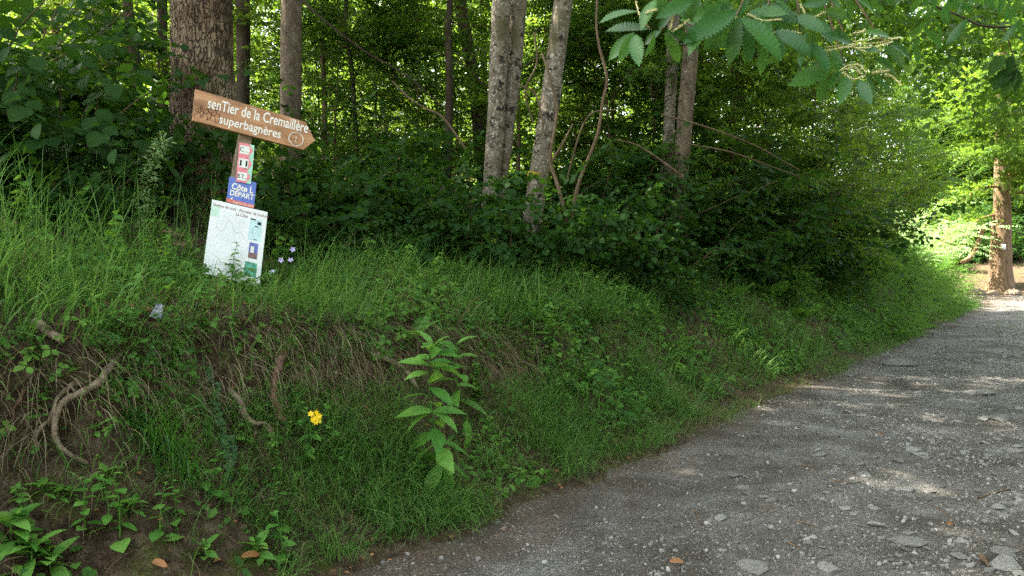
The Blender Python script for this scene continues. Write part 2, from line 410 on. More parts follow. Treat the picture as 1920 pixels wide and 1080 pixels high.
def path_mat():
    m, t = new_mat('gravel_track'); L = t.links.new
    tc = N(t, 'ShaderNodeTexCoord')
    n1 = N(t, 'ShaderNodeTexNoise', Scale=2.0, Detail=6.0, Roughness=.6); L(tc.outputs['Object'], n1.inputs['Vector'])
    r1 = ramp(t, [(.32, (.115, .097, .083)), (.5, (.175, .16, .15)), (.7, (.26, .25, .245))]); L(n1.outputs['Fac'], r1.inputs[0])
    vo = N(t, 'ShaderNodeTexVoronoi', Scale=85.0); L(tc.outputs['Object'], vo.inputs['Vector'])
    sh = N(t, 'ShaderNodeSeparateColor'); L(vo.outputs['Color'], sh.inputs[0])
    rv = ramp(t, [(.0, (.45, .43, .42)), (.55, (.95, .95, .95)), (.9, (1.3, 1.3, 1.32)), (1, (2.0, 2.0, 2.0))]); L(sh.outputs[0], rv.inputs[0])
    n5 = N(t, 'ShaderNodeTexNoise', Scale=.9, Detail=7.0, Roughness=.62); L(tc.outputs['Object'], n5.inputs['Vector'])
    r5 = ramp(t, [(.36, (.62, .58, .54)), (.5, (1, 1, 1)), (.64, (1.3, 1.3, 1.32))]); L(n5.outputs['Fac'], r5.inputs[0])
    m5 = N(t, 'ShaderNodeMix', data_type='RGBA', blend_type='MULTIPLY'); m5.inputs[0].default_value = 1; L(r1.outputs[0], m5.inputs[6]); L(r5.outputs[0], m5.inputs[7])
    mu = N(t, 'ShaderNodeMix', data_type='RGBA', blend_type='MULTIPLY'); mu.inputs[0].default_value = .75
    L(m5.outputs[2], mu.inputs[6]); L(rv.outputs[0], mu.inputs[7])
    n2 = N(t, 'ShaderNodeTexNoise', Scale=190.0, Detail=4.0, Roughness=.8); L(tc.outputs['Object'], n2.inputs['Vector'])
    r2 = ramp(t, [(.3, (.35, .34, .33)), (.5, (1, 1, 1)), (.72, (1.7, 1.7, 1.7))]); L(n2.outputs['Fac'], r2.inputs[0])
    m2 = N(t, 'ShaderNodeMix', data_type='RGBA', blend_type='MULTIPLY'); m2.inputs[0].default_value = .8
    L(mu.outputs[2], m2.inputs[6]); L(r2.outputs[0], m2.inputs[7])
    # trodden earth where the track meets the bank: distance from the bank foot line, in world metres
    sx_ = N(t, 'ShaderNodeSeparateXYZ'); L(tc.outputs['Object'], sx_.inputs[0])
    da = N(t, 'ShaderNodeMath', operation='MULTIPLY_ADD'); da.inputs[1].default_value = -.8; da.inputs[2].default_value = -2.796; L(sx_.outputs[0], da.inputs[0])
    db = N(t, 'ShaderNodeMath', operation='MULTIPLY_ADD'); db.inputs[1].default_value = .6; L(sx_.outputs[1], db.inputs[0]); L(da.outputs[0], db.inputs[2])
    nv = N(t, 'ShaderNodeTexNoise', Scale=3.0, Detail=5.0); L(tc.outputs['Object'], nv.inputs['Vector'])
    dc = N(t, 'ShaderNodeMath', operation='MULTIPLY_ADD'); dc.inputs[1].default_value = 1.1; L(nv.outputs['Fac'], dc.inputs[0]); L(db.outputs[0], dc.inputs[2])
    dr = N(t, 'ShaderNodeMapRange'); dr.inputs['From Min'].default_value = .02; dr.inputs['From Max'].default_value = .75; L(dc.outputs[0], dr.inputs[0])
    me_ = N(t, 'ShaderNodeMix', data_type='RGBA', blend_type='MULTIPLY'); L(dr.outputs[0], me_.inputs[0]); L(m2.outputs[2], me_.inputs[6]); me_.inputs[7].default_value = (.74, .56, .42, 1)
    p = N(t, 'ShaderNodeBsdfPrincipled', Roughness=.8); p.inputs['Specular IOR Level'].default_value = .3
    L(me_.outputs[2], p.inputs['Base Color'])
    mh = N(t, 'ShaderNodeMath', operation='MULTIPLY_ADD'); mh.inputs[1].default_value = .8; L(n2.outputs['Fac'], mh.inputs[0]); L(vo.outputs['Distance'], mh.inputs[2])
    b = N(t, 'ShaderNodeBump', Strength=1.0, Distance=.03); L(mh.outputs[0], b.inputs['Height']); L(b.outputs[0], p.inputs['Normal'])
    o = N(t, 'ShaderNodeOutputMaterial'); L(p.outputs[0], o.inputs[0])
    return m
M_path = path_mat()

# ------------------------------------------------------------------ setting: terrain and path
def grid(tl, sl_, zoff, hfun):
    T, S = np.meshgrid(tl, sl_, indexing='ij')
    X, Y = xy(T, S)
    Z = hfun(X, Y, T, S) + zoff
    nt_, ns = T.shape
    i = np.arange(nt_ - 1)[:, None] * ns; j = np.arange(ns - 1)[None]
    f = np.stack([i + j, i + j + 1, i + ns + j + 1, i + ns + j], -1).reshape(-1, 4)[:, ::-1]
    return np.stack([X, Y, Z], -1).reshape(-1, 3), f

tl = np.concatenate([np.arange(-60, -12, 3), np.arange(-12, -3, .25), np.arange(-3, 8, .028), np.arange(8, 18, .12), np.arange(18, 40, .25), np.arange(40, 121, 3)])
sl_ = np.concatenate([np.arange(-60, -8, 3), np.arange(-8, -.3, .35), np.arange(-.3, .6, .022), np.arange(.6, 1.4, .012), np.arange(1.4, 2.6, .025), np.arange(2.6, 6, .1), np.arange(6, 20, .5), np.arange(20, 101, 4)])
v, f = grid(tl, sl_, 0, lambda X, Y, T, S: ground(X, Y) - .06 * sstep(-.2, -.6, S - edge(T)) * (1 - sstep(29.5, 30.5, T)))
tag(build('terrain', [(v, f)], M_soil), kind='structure')

def path_h(X, Y, T, S):
    h = .012 * fbm(X * 6, Y * 6, 31, 4) * 2 + .05 * fbm(X * .9, Y * .9, 33, 3)
    rut = np.exp(-((S + 1.9) / .35) ** 2) + np.exp(-((S + .55) / .35) ** 2)
    h = h - .025 * rut + .02
    e = S - edge(T)
    return h - .09 * sstep(.0, .35, e) + .0 * X
tl = np.concatenate([np.arange(-10, -3, .15), np.arange(-3, 6, .025), np.arange(6, 14, .06), np.arange(14, 31.3, .15)])
sl_ = np.concatenate([np.arange(-5.2, -3.0, .1), np.arange(-3.0, .42, .025), np.arange(.42, 3.4, .1)])
T_, S_ = np.meshgrid(tl, sl_, indexing='ij')
v, f = grid(tl, sl_, .004, path_h)
keep = ((S_ - edge(T_)) < .42).ravel()
f = f[keep[f].all(1)]
tag(build('path', [(v, f)], M_path), kind='structure')
def path_z(x, y):
    t, s = ts(x, y)
    return path_h(x, y, t, s) + .004

# ------------------------------------------------------------------ leaf templates (x width, y length 0..1, z normal)
def leaf_simple(w=.62, fold=.12, droop=.15):
    v = np.array([[0, 0, 0], [-w / 2, .42, fold * .8], [0, .45, -.02], [w / 2, .42, fold * .8], [0, 1, -droop]], float)
    f = np.array([[0, 1, 2, 2], [0, 2, 3, 3], [1, 4, 2, 2], [2, 4, 3, 3]])[:, :3]
    return v, f

def leaf_shape(st, fold=.15, droop=.25, wave=0.0):
    """st: list of (y, halfwidth); quads each side of the midrib"""
    st = np.array(st, float); n = len(st)
    V = []
    for i, (y, w_) in enumerate(st):
        z = -droop * y * y
        wz = wave * math.sin(i * 2.2)
        V += [[-w_, y, z + fold * w_ + wz], [0, y, z], [w_, y, z + fold * w_ - wz]]
    f = []
    for i in range(n - 1):
        a = 3 * i; b = a + 3
        for q in ([a, a + 1, b + 1, b], [a + 1, a + 2, b + 2, b + 1]):
            f += [[q[0], q[1], q[2]], [q[0], q[2], q[3]]]
    return np.array(V), np.array(f)

def serrate(profile, n=14, depth=.12):
    ys = np.linspace(0, 1, n * 2 + 1)
    base = np.interp(ys, [p[0] for p in profile], [p[1] for p in profile])
    k = np.where(np.arange(len(ys)) % 2 == 1, 1 + depth, 1 - depth)
    return [(y, max(.003, b * kk)) for y, b, kk in zip(ys, base, k)]

L_SIMPLE = leaf_simple()
L_NARROW = leaf_simple(.34, .08, .2)
L_OVAL = leaf_shape([(0, .02), (.12, .17), (.35, .33), (.6, .31), (.82, .17), (1, .0)], .18, .22)
L_ROUND = leaf_shape(serrate([(0, .1), (.1, .3), (.35, .44), (.6, .42), (.82, .24), (1, 0)], 7, .06), .14, .18)
L_LANCE = leaf_shape(serrate([(0, .03), (.15, .12), (.4, .22), (.6, .21), (.8, .13), (1, 0)], 12, .10), .22, .35, .01)
L_CHEST = leaf_shape(serrate([(0, .03), (.12, .09), (.3, .155), (.55, .18), (.75, .15), (.9, .07), (1, 0)], 15, .18), .28, .24, .008)
def petiole(tpl, pl=.2):
    v, f = tpl[0].copy(), tpl[1]
    v[:, 1] = v[:, 1] * 1.0 + pl
    n = len(v)
    pv = np.array([[-.008, 0, 0], [.008, 0, 0], [.008, pl, 0], [-.008, pl, 0]])
    return np.concatenate([v, pv]), np.concatenate([f, [[n, n + 1, n + 2], [n, n + 2, n + 3]]])
# three-lobed toothed leaf (maple / bramble like)
def leaf_lobed():
    ang = np.array([-100, -70, -48, -30, -14, 0, 14, 30, 48, 70, 100]) * np.pi / 180
    rad = np.array([.22, .62, .48, .5, .62, .98, .62, .5, .48, .62, .22])
    v = [[0, 0, 0]] + [[.9 * r * math.sin(a), .0 + r * math.cos(a), .06 * abs(math.sin(a)) - .12 * r * r] for a, r in zip(ang, rad)]
    f = [[0, i + 1, i] for i in range(1, len(ang))]
    return np.array(v), np.array(f)
L_LOBED = leaf_lobed()
def trifoliate(w=.7):
    ch = []
    for a, s in ((0, 1), (1.45, .82), (-1.45, .82)):
        tv, tf = leaf_shape([(0, .05), (.3, .27 * w / .62), (.65, .29 * w / .62), (1, .0)], .2, .2)
        tv = tv * s + np.array([0, .12, 0])
        c_, s_ = math.cos(a), math.sin(a)
        Rm = np.array([[c_, s_, 0], [-s_, c_, 0], [0, 0, 1]])
        ch.append((tv @ Rm.T, tf, None))
    m = merge(ch)
    return m[0], m[1]
L_TRI = trifoliate()

def spray(seed, n=18, length=.55, leaf=.085, tpl=L_SIMPLE, droop=.25, spread=60, jitter=.35, tri_tip=True):
    """a flat twig with alternate leaves, running along +Y, normal +Z"""
    r = np.random.default_rng(seed)
    u = np.linspace(.12, 1, n)
    P = np.stack([.04 * np.sin(u * 5 + seed), u * length, -droop * length * u ** 2], -1)
    side = np.where(np.arange(n) % 2 == 0, 1, -1)
    ang = np.radians(spread + r.normal(0, 14, n)) * side * (1 - .75 * (u > .97))
    A = np.stack([np.sin(ang), np.cos(ang), -.25 - droop * u + r.normal(0, jitter * .6, n)], -1)
    Nn = np.stack([r.normal(0, jitter, n), r.normal(0, jitter, n), np.ones(n)], -1)
    M = frames(A, Nn)
    s = leaf * r.uniform(.7, 1.2, n) * (1 - .3 * u)
    v, f, rn, _ = inst(tpl, M, P, s, r.random(n))
    return v, f, rn

# ------------------------------------------------------------------ trees
def grow_limbs(seed, trunk_pts, trunk_r, n_limbs, lo, limb_len, up=.35, r_fac=.45, sub=4, flat=.5, seglen=7):
    """limbs leave the trunk above fraction lo; returns tubes and the twig seats"""
    r = np.random.default_rng(seed)
    tubes = []; seats = []; dirs = []
    m = len(trunk_pts)
    for i in range(n_limbs):
        fr_ = lo + (1 - lo) * (i + r.random()) / n_limbs
        k = min(m - 1, int(fr_ * (m - 1)))
        p0 = trunk_pts[k]; az = i * 2.4 + r.normal(0, .4)
        d = np.array([math.cos(az), math.sin(az), up + .7 * (fr_ - lo) + r.normal(0, .15)]); d /= np.linalg.norm(d)
        Ln = limb_len * r.uniform(.6, 1.15) * (1 - .55 * ((fr_ - lo) / max(1e-3, 1 - lo)) ** 2)
        r0 = max(.006, min(trunk_r[k] * .8, trunk_r[0] * r_fac) * r.uniform(.4, .8))
        pts = [p0]; dd = d.copy()
        for q in range(seglen):
            dd = norm(dd + r.normal(0, .14, 3) + np.array([0, 0, -.02])); pts.append(pts[-1] + dd * Ln / seglen)
        pts = np.array(pts); rad = np.linspace(r0, .004, len(pts))
        tubes += tube(pts, rad, 5)
        for q in range(2, len(pts)):
            seats.append(pts[q]); dirs.append(norm(pts[q] - pts[q - 1]))
        for q in range(sub):
            kk = r.integers(1, len(pts) - 1); sd = 1 if q % 2 else -1
            side = norm(np.cross(dd, [0, 0, 1])) * sd
            d2 = norm(norm(pts[kk + 1] - pts[kk]) * .7 + side * .8 + r.normal(0, .2, 3) * np.array([1, 1, .5]))
            L2 = Ln * r.uniform(.3, .6); sp = [pts[kk]]
            for z in range(4):
                d2 = norm(d2 + r.normal(0, .12, 3)); sp.append(sp[-1] + d2 * L2 / 4)
            sp = np.array(sp); tubes += tube(sp, np.linspace(rad[kk] * .6, .003, 5), 4)
            for z in range(1, 5): seats.append(sp[z]); dirs.append(norm(sp[z] - sp[z - 1]))
    return tubes, np.array(seats), np.array(dirs)

def leaf_crown(seed, seats, dirs, sprays, per_seat=2, size=(.8, 1.2), flat=.35, spread=.9):
    r = np.random.default_rng(seed)
    out = []
    n = len(seats) * per_seat
    idx = np.repeat(np.arange(len(seats)), per_seat)
    which = r.integers(0, len(sprays), n)
    D = norm(dirs[idx] * np.array([1, 1, .5]) + r.normal(0, spread, (n, 3)) * np.array([1, 1, .35]))
    Nn = np.stack([r.normal(0, flat, n), r.normal(0, flat, n), np.ones(n)], -1)
    M = frames(D, Nn); S = r.uniform(*size, n); P = seats[idx] + r.normal(0, .05, (n, 3))
    rn = r.random(n)
    for k, sp in enumerate(sprays):
        q = which == k
        if q.any(): out.append(inst(sp, M[q], P[q], S[q], rn[q]))
    return out

SPR_CAN = [spray(i, 16, .75, .13, L_SIMPLE, .25) for i in range(4)]
SPR_SAP = [spray(20 + i, 16, .55, .085, L_SIMPLE, .22) for i in range(4)]
SPR_FINE = [spray(30 + i, 18, .42, .055, L_SIMPLE, .2, jitter=.5) for i in range(3)]
SPR_HAZ = [spray(40 + i, 9, .50, .12, petiole(L_ROUND, .18), .3, 62, .3) for i in range(4)]
SPR_MAP = [spray(50 + i, 9, .45, .10, petiole(L_LOBED, .3), .3, 60, .3) for i in range(3)]

protos = {}
def crown_meshes(key, seed, H, n_limbs, limb_len, sprays, per_seat, mat, lo=.1, sub=4, up=.35, size=(.8, 1.2), flat=.35):
    """shared meshes of a crown whose leader rises H metres from the local origin"""
    r = np.random.default_rng(seed)
    tp = np.cumsum(np.concatenate([[[0, 0, 0]], np.c_[r.normal(0, .05, (10, 2)) * H / 6, np.full(10, H / 10)]]), 0)
    tubes, seats, dirs = grow_limbs(seed, tp, np.linspace(.10, .015, 11) * (1 if 'tall' in key else .5), n_limbs, lo, limb_len, up, sub=sub)
    tubes += tube(tp, np.linspace(.09, .01, 11) * (1 if 'tall' in key else .4), 6)
    b = build('branches', tubes, M_bark if 'tall' in key else M_twig)
    c = build('crown', leaf_crown(seed + 1, seats, dirs, sprays, per_seat, size, flat), mat)
    protos[key] = (b.data, c.data)
    bpy.data.objects.remove(b); bpy.data.objects.remove(c)
    return protos[key]

def child(name, data, parent, loc=(0, 0, 0), rz=0, scale=1):
    o = bpy.data.objects.new(name, data); C.objects.link(o); o.parent = parent
    o.location = loc; o.rotation_euler = (0, 0, rz); o.scale = (scale,) * 3
    return o

crown_meshes('tall_a', 101, 6.5, 18, 3.4, SPR_CAN, 3, M_canopy)
crown_meshes('tall_b', 131, 6.0, 16, 3.2, SPR_CAN, 3, M_canopy)
crown_meshes('tall_c', 161, 6.0, 11, 3.0, SPR_CAN, 1, M_canopy)
crown_meshes('sap_a', 201, 5.2, 20, 1.7, SPR_SAP, 2, M_sap, lo=.08, sub=3, up=.2, flat=.28)
crown_meshes('sap_b', 231, 4.2, 18, 1.6, SPR_SAP, 2, M_sap, lo=.05, sub=3, up=.15, flat=.28)
crown_meshes('sap_c', 261, 6.2, 22, 1.5, SPR_SAP, 2, M_sap, lo=.15, sub=3, up=.3, flat=.3)

def tree(name, label, ctrl, radii, mat, crown=None, crown_scale=1.0, nseg=26, nside=14, lump=.05, group=None, cat='tree', taper_top=None, rz=None, seed=0, crown_at=-1):
    base = np.array(ctrl[0], float)
    g = float(ground(base[0], base[1]))
    if base[2] > g:                                   # carry the stem down into the soil
        d = norm(np.array(ctrl[0]) - np.array(ctrl[1]))
        k = (base[2] - g + .15) / max(.2, -d[2])
        ctrl = [np.array(ctrl[0]) + d * k] + [np.array(c) for c in ctrl]
        radii = [radii[0] * 1.15] + list(radii)
        base = np.array(ctrl[0]); 
    t = thing(name, label, cat, tuple(base), 0, group)
    P = curve([np.array(c) - base for c in ctrl], nseg)
    rad = np.interp(np.linspace(0, 1, nseg), np.linspace(0, 1, len(radii)), radii)
    build('trunk', tube(P, rad, nside, lump=lump, seed=seed), mat, t)
    if crown:
        b, c = protos[crown]
        rz = rng.random() * 6.28 if rz is None else rz
        child('branches', b, t, tuple(P[crown_at]), rz, crown_scale)
        child('crown', c, t, tuple(P[crown_at]), rz, crown_scale)
    return t

def stem(pxs, Y, w, name, label, mat, crown=None, extra=1.6, cs=1.0, **kw):
    """pxs: image points base -> top at distance Y; w: (bottom, top) pixel widths"""
    ctrl = [at(px, py, Y) for px, py in pxs]
    d = norm(ctrl[-1] - ctrl[-2])
    r0, r1 = w[0] / F * Y / 2, w[1] / F * Y / 2
    ctrl.append(ctrl[-1] + d * extra)
    radii = list(np.linspace(r0, r1, len(pxs))) + [r1 * .85]
    return tree(name, label, ctrl, radii, mat, crown, cs, **kw)

# the big furrowed trunk beside the sign: displaced bark, root flare
def big_tree():
    base = at(386, 400, 8.5); base[2] = float(ground(base[0], base[1])) - .1
    t = thing('old_tree', 'thick old tree with furrowed brown bark and moss right behind the wooden arrow sign', 'tree', tuple(base))
    top = at(378, 0, 8.5) - base
    H = 7.0; n = 260; m = 150
    z = np.linspace(0, H, n)
    cx = np.interp(z, [0, top[2], H], [0, top[0], top[0] * 1.2]); 
    a = np.linspace(0, 2 * np.pi, m, endpoint=False)
    Z, A = np.meshgrid(z, a, indexing='ij')
    r0 = .322 * (1 + .45 * np.exp(-Z / .45)) * (1 - .03 * Z)
    ra = r0 * (1 + .05 * np.cos(3 * A + 1) * np.exp(-Z / 1.2) + .03 * np.cos(2 * A + Z * .4))
    ux = np.cos(A) * 5; uy = np.sin(A) * 5
    fur = np.abs(vnoise(A * 9 + 1.3 * vnoise(A * 2, Z * 2, 8), Z * 2.2, 3) - .5) * 2
    fur2 = np.abs(vnoise(A * 21, Z * 5.0, 9) - .5) * 2
    wrap = sstep(0, .15, A) * (1 - sstep(6.13, 6.283, A))
    ra = ra + (.032 * (np.minimum(fur, .5) - .3) + .014 * (fur2 - .4)) * wrap
    v = np.stack([cx[:, None] + ra * np.cos(A), ra * np.sin(A), Z], -1).reshape(-1, 3)
    i = np.arange(n - 1)[:, None] * m; j = np.arange(m)[None]; j2 = (j + 1) % m
    f = np.stack([i + j, i + j2, i + m + j2, i + m + j], -1).reshape(-1, 4)
    build('trunk', [(v, f)], M_bigbark, t)
    b, c = protos['tall_a']
    child('branches', b, t, (cx[-1], 0, H - .3), 1.0, 1.15); child('crown', c, t, (cx[-1], 0, H - .3), 1.0, 1.15)
    return t
big_tree()

stem([(546, 360), (545, 180), (547, 0)], 11, (40, 38), 'forest_tree', 'straight grey brown trunk standing right of the arrow sign tip', M_wornbark, 'tall_c', seed=1)
stem([(452, 380), (456, 150), (455, 0)], 13, (24, 26), 'forest_tree', 'dark slim trunk half hidden close behind the right edge of the old thick tree', M_bark, None, seed=2)
stem([(308, 330), (305, 150), (304, 0)], 14, (18, 18), 'forest_tree', 'dark slim trunk close to the left edge of the old thick tree', M_bark, 'tall_b', seed=3)
stem([(262, 330), (252, 120), (247, 60), (238, 0)], 13, (22, 18), 'forest_tree', 'dark bent trunk forking near the top, well left of the old thick tree', M_bark, 'tall_c', seed=4)
stem([(200, 340), (190, 140), (181, 0)], 14, (17, 16), 'forest_tree', 'pale slim trunk, the lighter of the close pair at the far left', M_palebark, 'tall_b', seed=5)
stem([(215, 340), (205, 140), (198, 0)], 14.6, (19, 18), 'forest_tree', 'dark slim trunk, the darker of the close pair at the far left', M_bark, None, seed=6)
stem([(118, 330), (106, 120), (100, 0)], 14, (14, 13), 'forest_tree', 'thin reddish brown trunk, leftmost stem in the wood', M_redtwig, 'tall_c', seed=7)
stem([(672, 330), (660, 140), (648, 60), (649, 0)], 13, (9, 9), 'forest_tree', 'very thin dark stem in the open wood right of the sign', M_bark, 'sap_c', seed=8)
stem([(838, 330), (843, 180), (840, 60), (844, 0)], 12, (16, 11), 'forest_tree', 'thin crooked dark stem left of the paired pale trunks', M_bark, 'tall_c', seed=9)
stem([(905, 340), (888, 150), (868, 40), (862, 0)], 14, (22, 24), 'forest_tree', 'dark leaning trunk just left of the paired pale trunks', M_bark, 'tall_c', seed=10)
stem([(912, 330), (907, 120), (906, 0)], 16, (12, 14), 'forest_tree', 'dark straight trunk seen just behind the left pale trunk', M_bark, None, seed=11)
stem([(918, 400), (928, 260), (936, 100), (941, 0)], 9.5, (32, 35), 'forest_tree', 'pale grey speckled trunk, left stem of the close pair', M_palebark, 'tall_c', cs=.95, seed=12, nseg=40)
stem([(930, 395), (948, 260), (964, 120), (974, 0)], 9.65, (28, 29), 'forest_tree', 'pale grey brown trunk, right stem of the close pair', M_palebark, 'tall_c', cs=.9, seed=13, nseg=40)
tb = stem([(998, 415), (1010, 330), (1030, 200), (1044, 90), (1057, 0)], 9.3, (37, 36), 'forest_tree', 'leaning pale trunk with a yellow paint blaze low on its bark', M_palebark, 'tall_c', cs=1.0, seed=14, nseg=40)
stem([(1246, 360), (1256, 200), (1262, 60), (1266, 0)], 11.8, (22, 22), 'forest_tree', 'pale slim trunk, left stem of the pair under the chestnut leaves', M_palebark, 'tall_c', seed=15)
stem([(1266, 450), (1282, 250), (1294, 100), (1300, 0)], 11.4, (28, 30), 'forest_tree', 'brown trunk, right stem of the pair under the chestnut leaves', M_wornbark, 'tall_c', seed=16)

# yellow blaze wrapped round the leaning trunk
M_blaze = plain('yellow_paint', (.30, .22, .02), .7, .2, var=.35, scale=60)
def blaze():
    p = at(1004, 329, 9.3) - np.array(tb.location); d = norm(at(1010, 300, 9.3) - at(1004, 329, 9.3))
    Rr = 37 / F * 9.3 / 2 * 1.06
    z = np.linspace(-.028, .028, 4); a = np.linspace(-2.7, -.7, 14)
    x = norm(np.cross(d, [0, 1, 0])); y = np.cross(d, x); 
    if y[1] > 0: y = -y
    v = np.array([p + d * zz + Rr * (x * math.cos(aa) - y * math.sin(aa)) for zz in z for aa in a])
    m = len(a); i = np.arange(len(z) - 1)[:, None] * m; j = np.arange(m - 1)[None]
    build('paint_blaze', [(v, np.stack([i + j, i + j + 1, i + m + j + 1, i + m + j], -1).reshape(-1, 4))], M_blaze, tb)
blaze()

# far tree in the clearing
def far_tree():
    Y = 29.5
    b = at(1876, 516, Y); g = float(ground(b[0], b[1])); b[2] = min(b[2], g)
    t = thing('clearing_tree', 'brown tree with a small pale blaze standing beyond the sunlit end of the path', 'tree', tuple(b))
    P = [np.array([0, 0, -.2]), at(1877, 470, Y) - b, at(1879, 400, Y) - b, at(1880, 250, Y) - b, at(1878, 100, Y) - b]
    w_ = np.array([56, 42, 36, 28, 20]) / F * Y / 2
    tubes = tube(curve(P, 40), np.interp(np.linspace(0, 1, 40), [0, .12, .3, .65, 1], w_), 16, lump=.08, seed=5)
    build('trunk', tubes, rough_mat('warm_brown_bark', [(.07, .042, .024), (.15, .095, .058), (.24, .165, .105)], 12, .25, .9, .8, bscale=30, dist=.05), t)
    p = at(1868, 463, Y) - b
    build('paint_blaze', [box(p[0] - .06, p[0] + .06, p[1] - .48, p[1] - .40, p[2] - .10, p[2] + .10)], plain('white_paint', (.65, .66, .7), .6), t)
    lt = []
    seats = []; dirs = []
    r = np.random.default_rng(77)
    for (px, py, dx, dz, L) in [(1880, 400, -1, .0, 3.0), (1880, 360, 1, .1, 2.5), (1880, 350, -1, -.02, 3.6), (1880, 300, -1, .05, 4.6), (1880, 280, 1, .1, 4), (1880, 240, -1, .1, 4.5), (1880, 215, 1, .1, 4), (1880, 170, -1, .15, 4), (1880, 120, 1, .2, 3.5), (1880, 345, -.3, .05, 3.3), (1880, 330, .3, .02, 3.0), (1880, 310, -.1, .05, 3.2), (1880, 290, .5, 0, 3.4), (1880, 270, -.6, 0, 3.6), (1880, 260, -.4, .1, 3.5), (1880, 235, .1, .0, 3.6), (1880, 215, -.5, .0, 3.8), (1880, 190, .2, .1, 3.5), (1880, 150, -.3, .05, 3.5), (1880, 120, .1, .1, 3.5), (1880, 90, -.2, .1, 3.5)]:
        p0 = at(px, py, Y) - b; d = norm([dx, r.uniform(-1, -.1), dz]); pts = [p0]
        for q in range(8):
            d = norm(d + r.normal(0, .1, 3) + np.array([0, 0, -.03])); pts.append(pts[-1] + d * L / 8)
        pts = np.array(pts); lt += tube(pts, np.linspace(.06, .01, 9), 5)
        for q in range(2, 9):
            for k in range(5):
                seats.append(pts[q] + r.normal(0, .3, 3) * np.array([1, 1, .25])); dirs.append(norm(pts[q] - pts[q - 1]))
    build('branches', lt, M_redtwig, t)
    build('crown', leaf_crown(78, np.array(seats), np.array(dirs), SPR_SAP, 5, (.9, 1.5), .25, .8), M_sap, t)
far_tree()

# ------------------------------------------------------------------ canopy trees just above the frame, shading bank and track
canopy_spots = [(-4.2, 6.0), (-2.6, 9.0), (-1.6, 5.2), (-.8, 7.8), (.6, 10.4), (-4.6, 9.5), (12.0, 4.2), (11.4, 8.2), (15.8, 5.7)]
for i, (t_, s_) in enumerate(canopy_spots):
    x, y = xy(t_, s_); g = float(ground(x, y))
    lab = ['dark slim trunk deep in the wood under a leafy crown']
    tree('canopy_tree', 'tall slender tree deep in the wood with its leafy crown above the picture', [(x, y, g - .1), (x + .1, y, g + 2), (x - .05, y + .1, g + 4.5), (x + .05, y, g + 5.5)], [.09, .08, .07, .06], M_bark,
         'tall_a' if i % 2 else 'tall_b', [1.15, 1.0, 1.25][i % 3], group='tall trees behind the bank', seed=30 + i, nside=9)

# unseen trees added across the track to hold back low sky light
for i, (t_, s_) in enumerate([(-9, -7.5), (-5.5, -9), (-2, -8), (1.5, -8.5), (5, -7.8), (8.5, -8.6), (12, -7.5), (15.5, -8.4), (-8, -12), (-3, -12.5), (3, -12), (9, -12.5), (14, -12)]):
    x, y = xy(t_, s_); g = float(ground(x, y))
    o = tree('skylight_block_tree', 'unseen tall leafy tree added across the gravel track to hold back sky light', [(x, y, g - .1), (x + .1, y, g + 1.2), (x + .05, y, g + 2.2)], [.16, .14, .12], M_bark,
             'tall_a' if i % 2 else 'tall_b', [1.2, 1.35, 1.1][i % 3], group='added trees holding back sky light', seed=60 + i, nside=9)
# ------------------------------------------------------------------ understorey saplings
def sapling_proto(key, H0):
    t = thing('young_tree', '', 'tree')
    r = np.random.default_rng(len(key))
    build('trunk', tube(curve([(0, 0, -.3), (.03, .02, H0 * .5), (0, 0, H0)], 8), np.linspace(.026, .02, 8), 7), M_twig, t)
    b, c = protos[key]
    child('branches', b, t, (0, 0, H0), 0, 1); child('crown', c, t, (0, 0, H0), 0, 1)
    return t
crown_meshes('sap_d', 291, 5.0, 20, 1.9, SPR_SAP, 3, M_canopy, lo=.05, sub=3, up=.2, flat=.3)  # sapling in the darker canopy leaf, its colour standing in for shade
saps = [sapling_proto('sap_a', .25), sapling_proto('sap_b', .15), sapling_proto('sap_c', .6), sapling_proto('sap_d', .2)]
used = [False] * 4
kinds = ['bushy', 'low spreading', 'tall slender', 'dense shade-dark']
def place_sap(k, x, y, sc_, where):
    g = float(ground(x, y)); rz = rng.random() * 6.28
    lab = kinds[k] + ' young tree with fresh green leaves ' + where
    grp = kinds[k] + ' young trees ' + where
    if not used[k]:
        used[k] = True; o = saps[k]; o.location = (x, y, g); o.rotation_euler = (0, 0, rz); o.scale = (sc_,) * 3; o['label'] = lab; o['group'] = grp
    else:
        o = dup(saps[k], (x, y, g), rz, sc_, lab, grp)
    return o
def where(px):
    return ('left of the old thick tree' if px < 330 else 'between the sign and the paired pale trunks' if px < 900 else
            'behind the leaning blazed trunk' if px < 1200 else 'behind the pair under the chestnut leaves' if px < 1450 else 'above the bend of the bank')
sap_list = []
r_ = np.random.default_rng(5)
for row, (Y, n, j) in enumerate([(14, 8, 1.2), (17.5, 10, 1.5), (21.5, 11, 2), (26, 12, 2.4), (31, 13, 3)]):
    for i in range(n):
        px = -150 + (2050 if Y > 15 else 1850) * (i + r_.uniform(.1, .9)) / n
        y = Y + r_.normal(0, .8); x = (px - 960) / F * y
        t_, s_ = ts(x, y)
        if s_ - edge(np.array(t_)) < 2.2 or (px > 1740) or (t_ > 21 and s_ < 11): continue
        place_sap(int(r_.integers(0, 3)), x, y, r_.uniform(.75, 1.2) * (1 + .012 * Y), where(px))
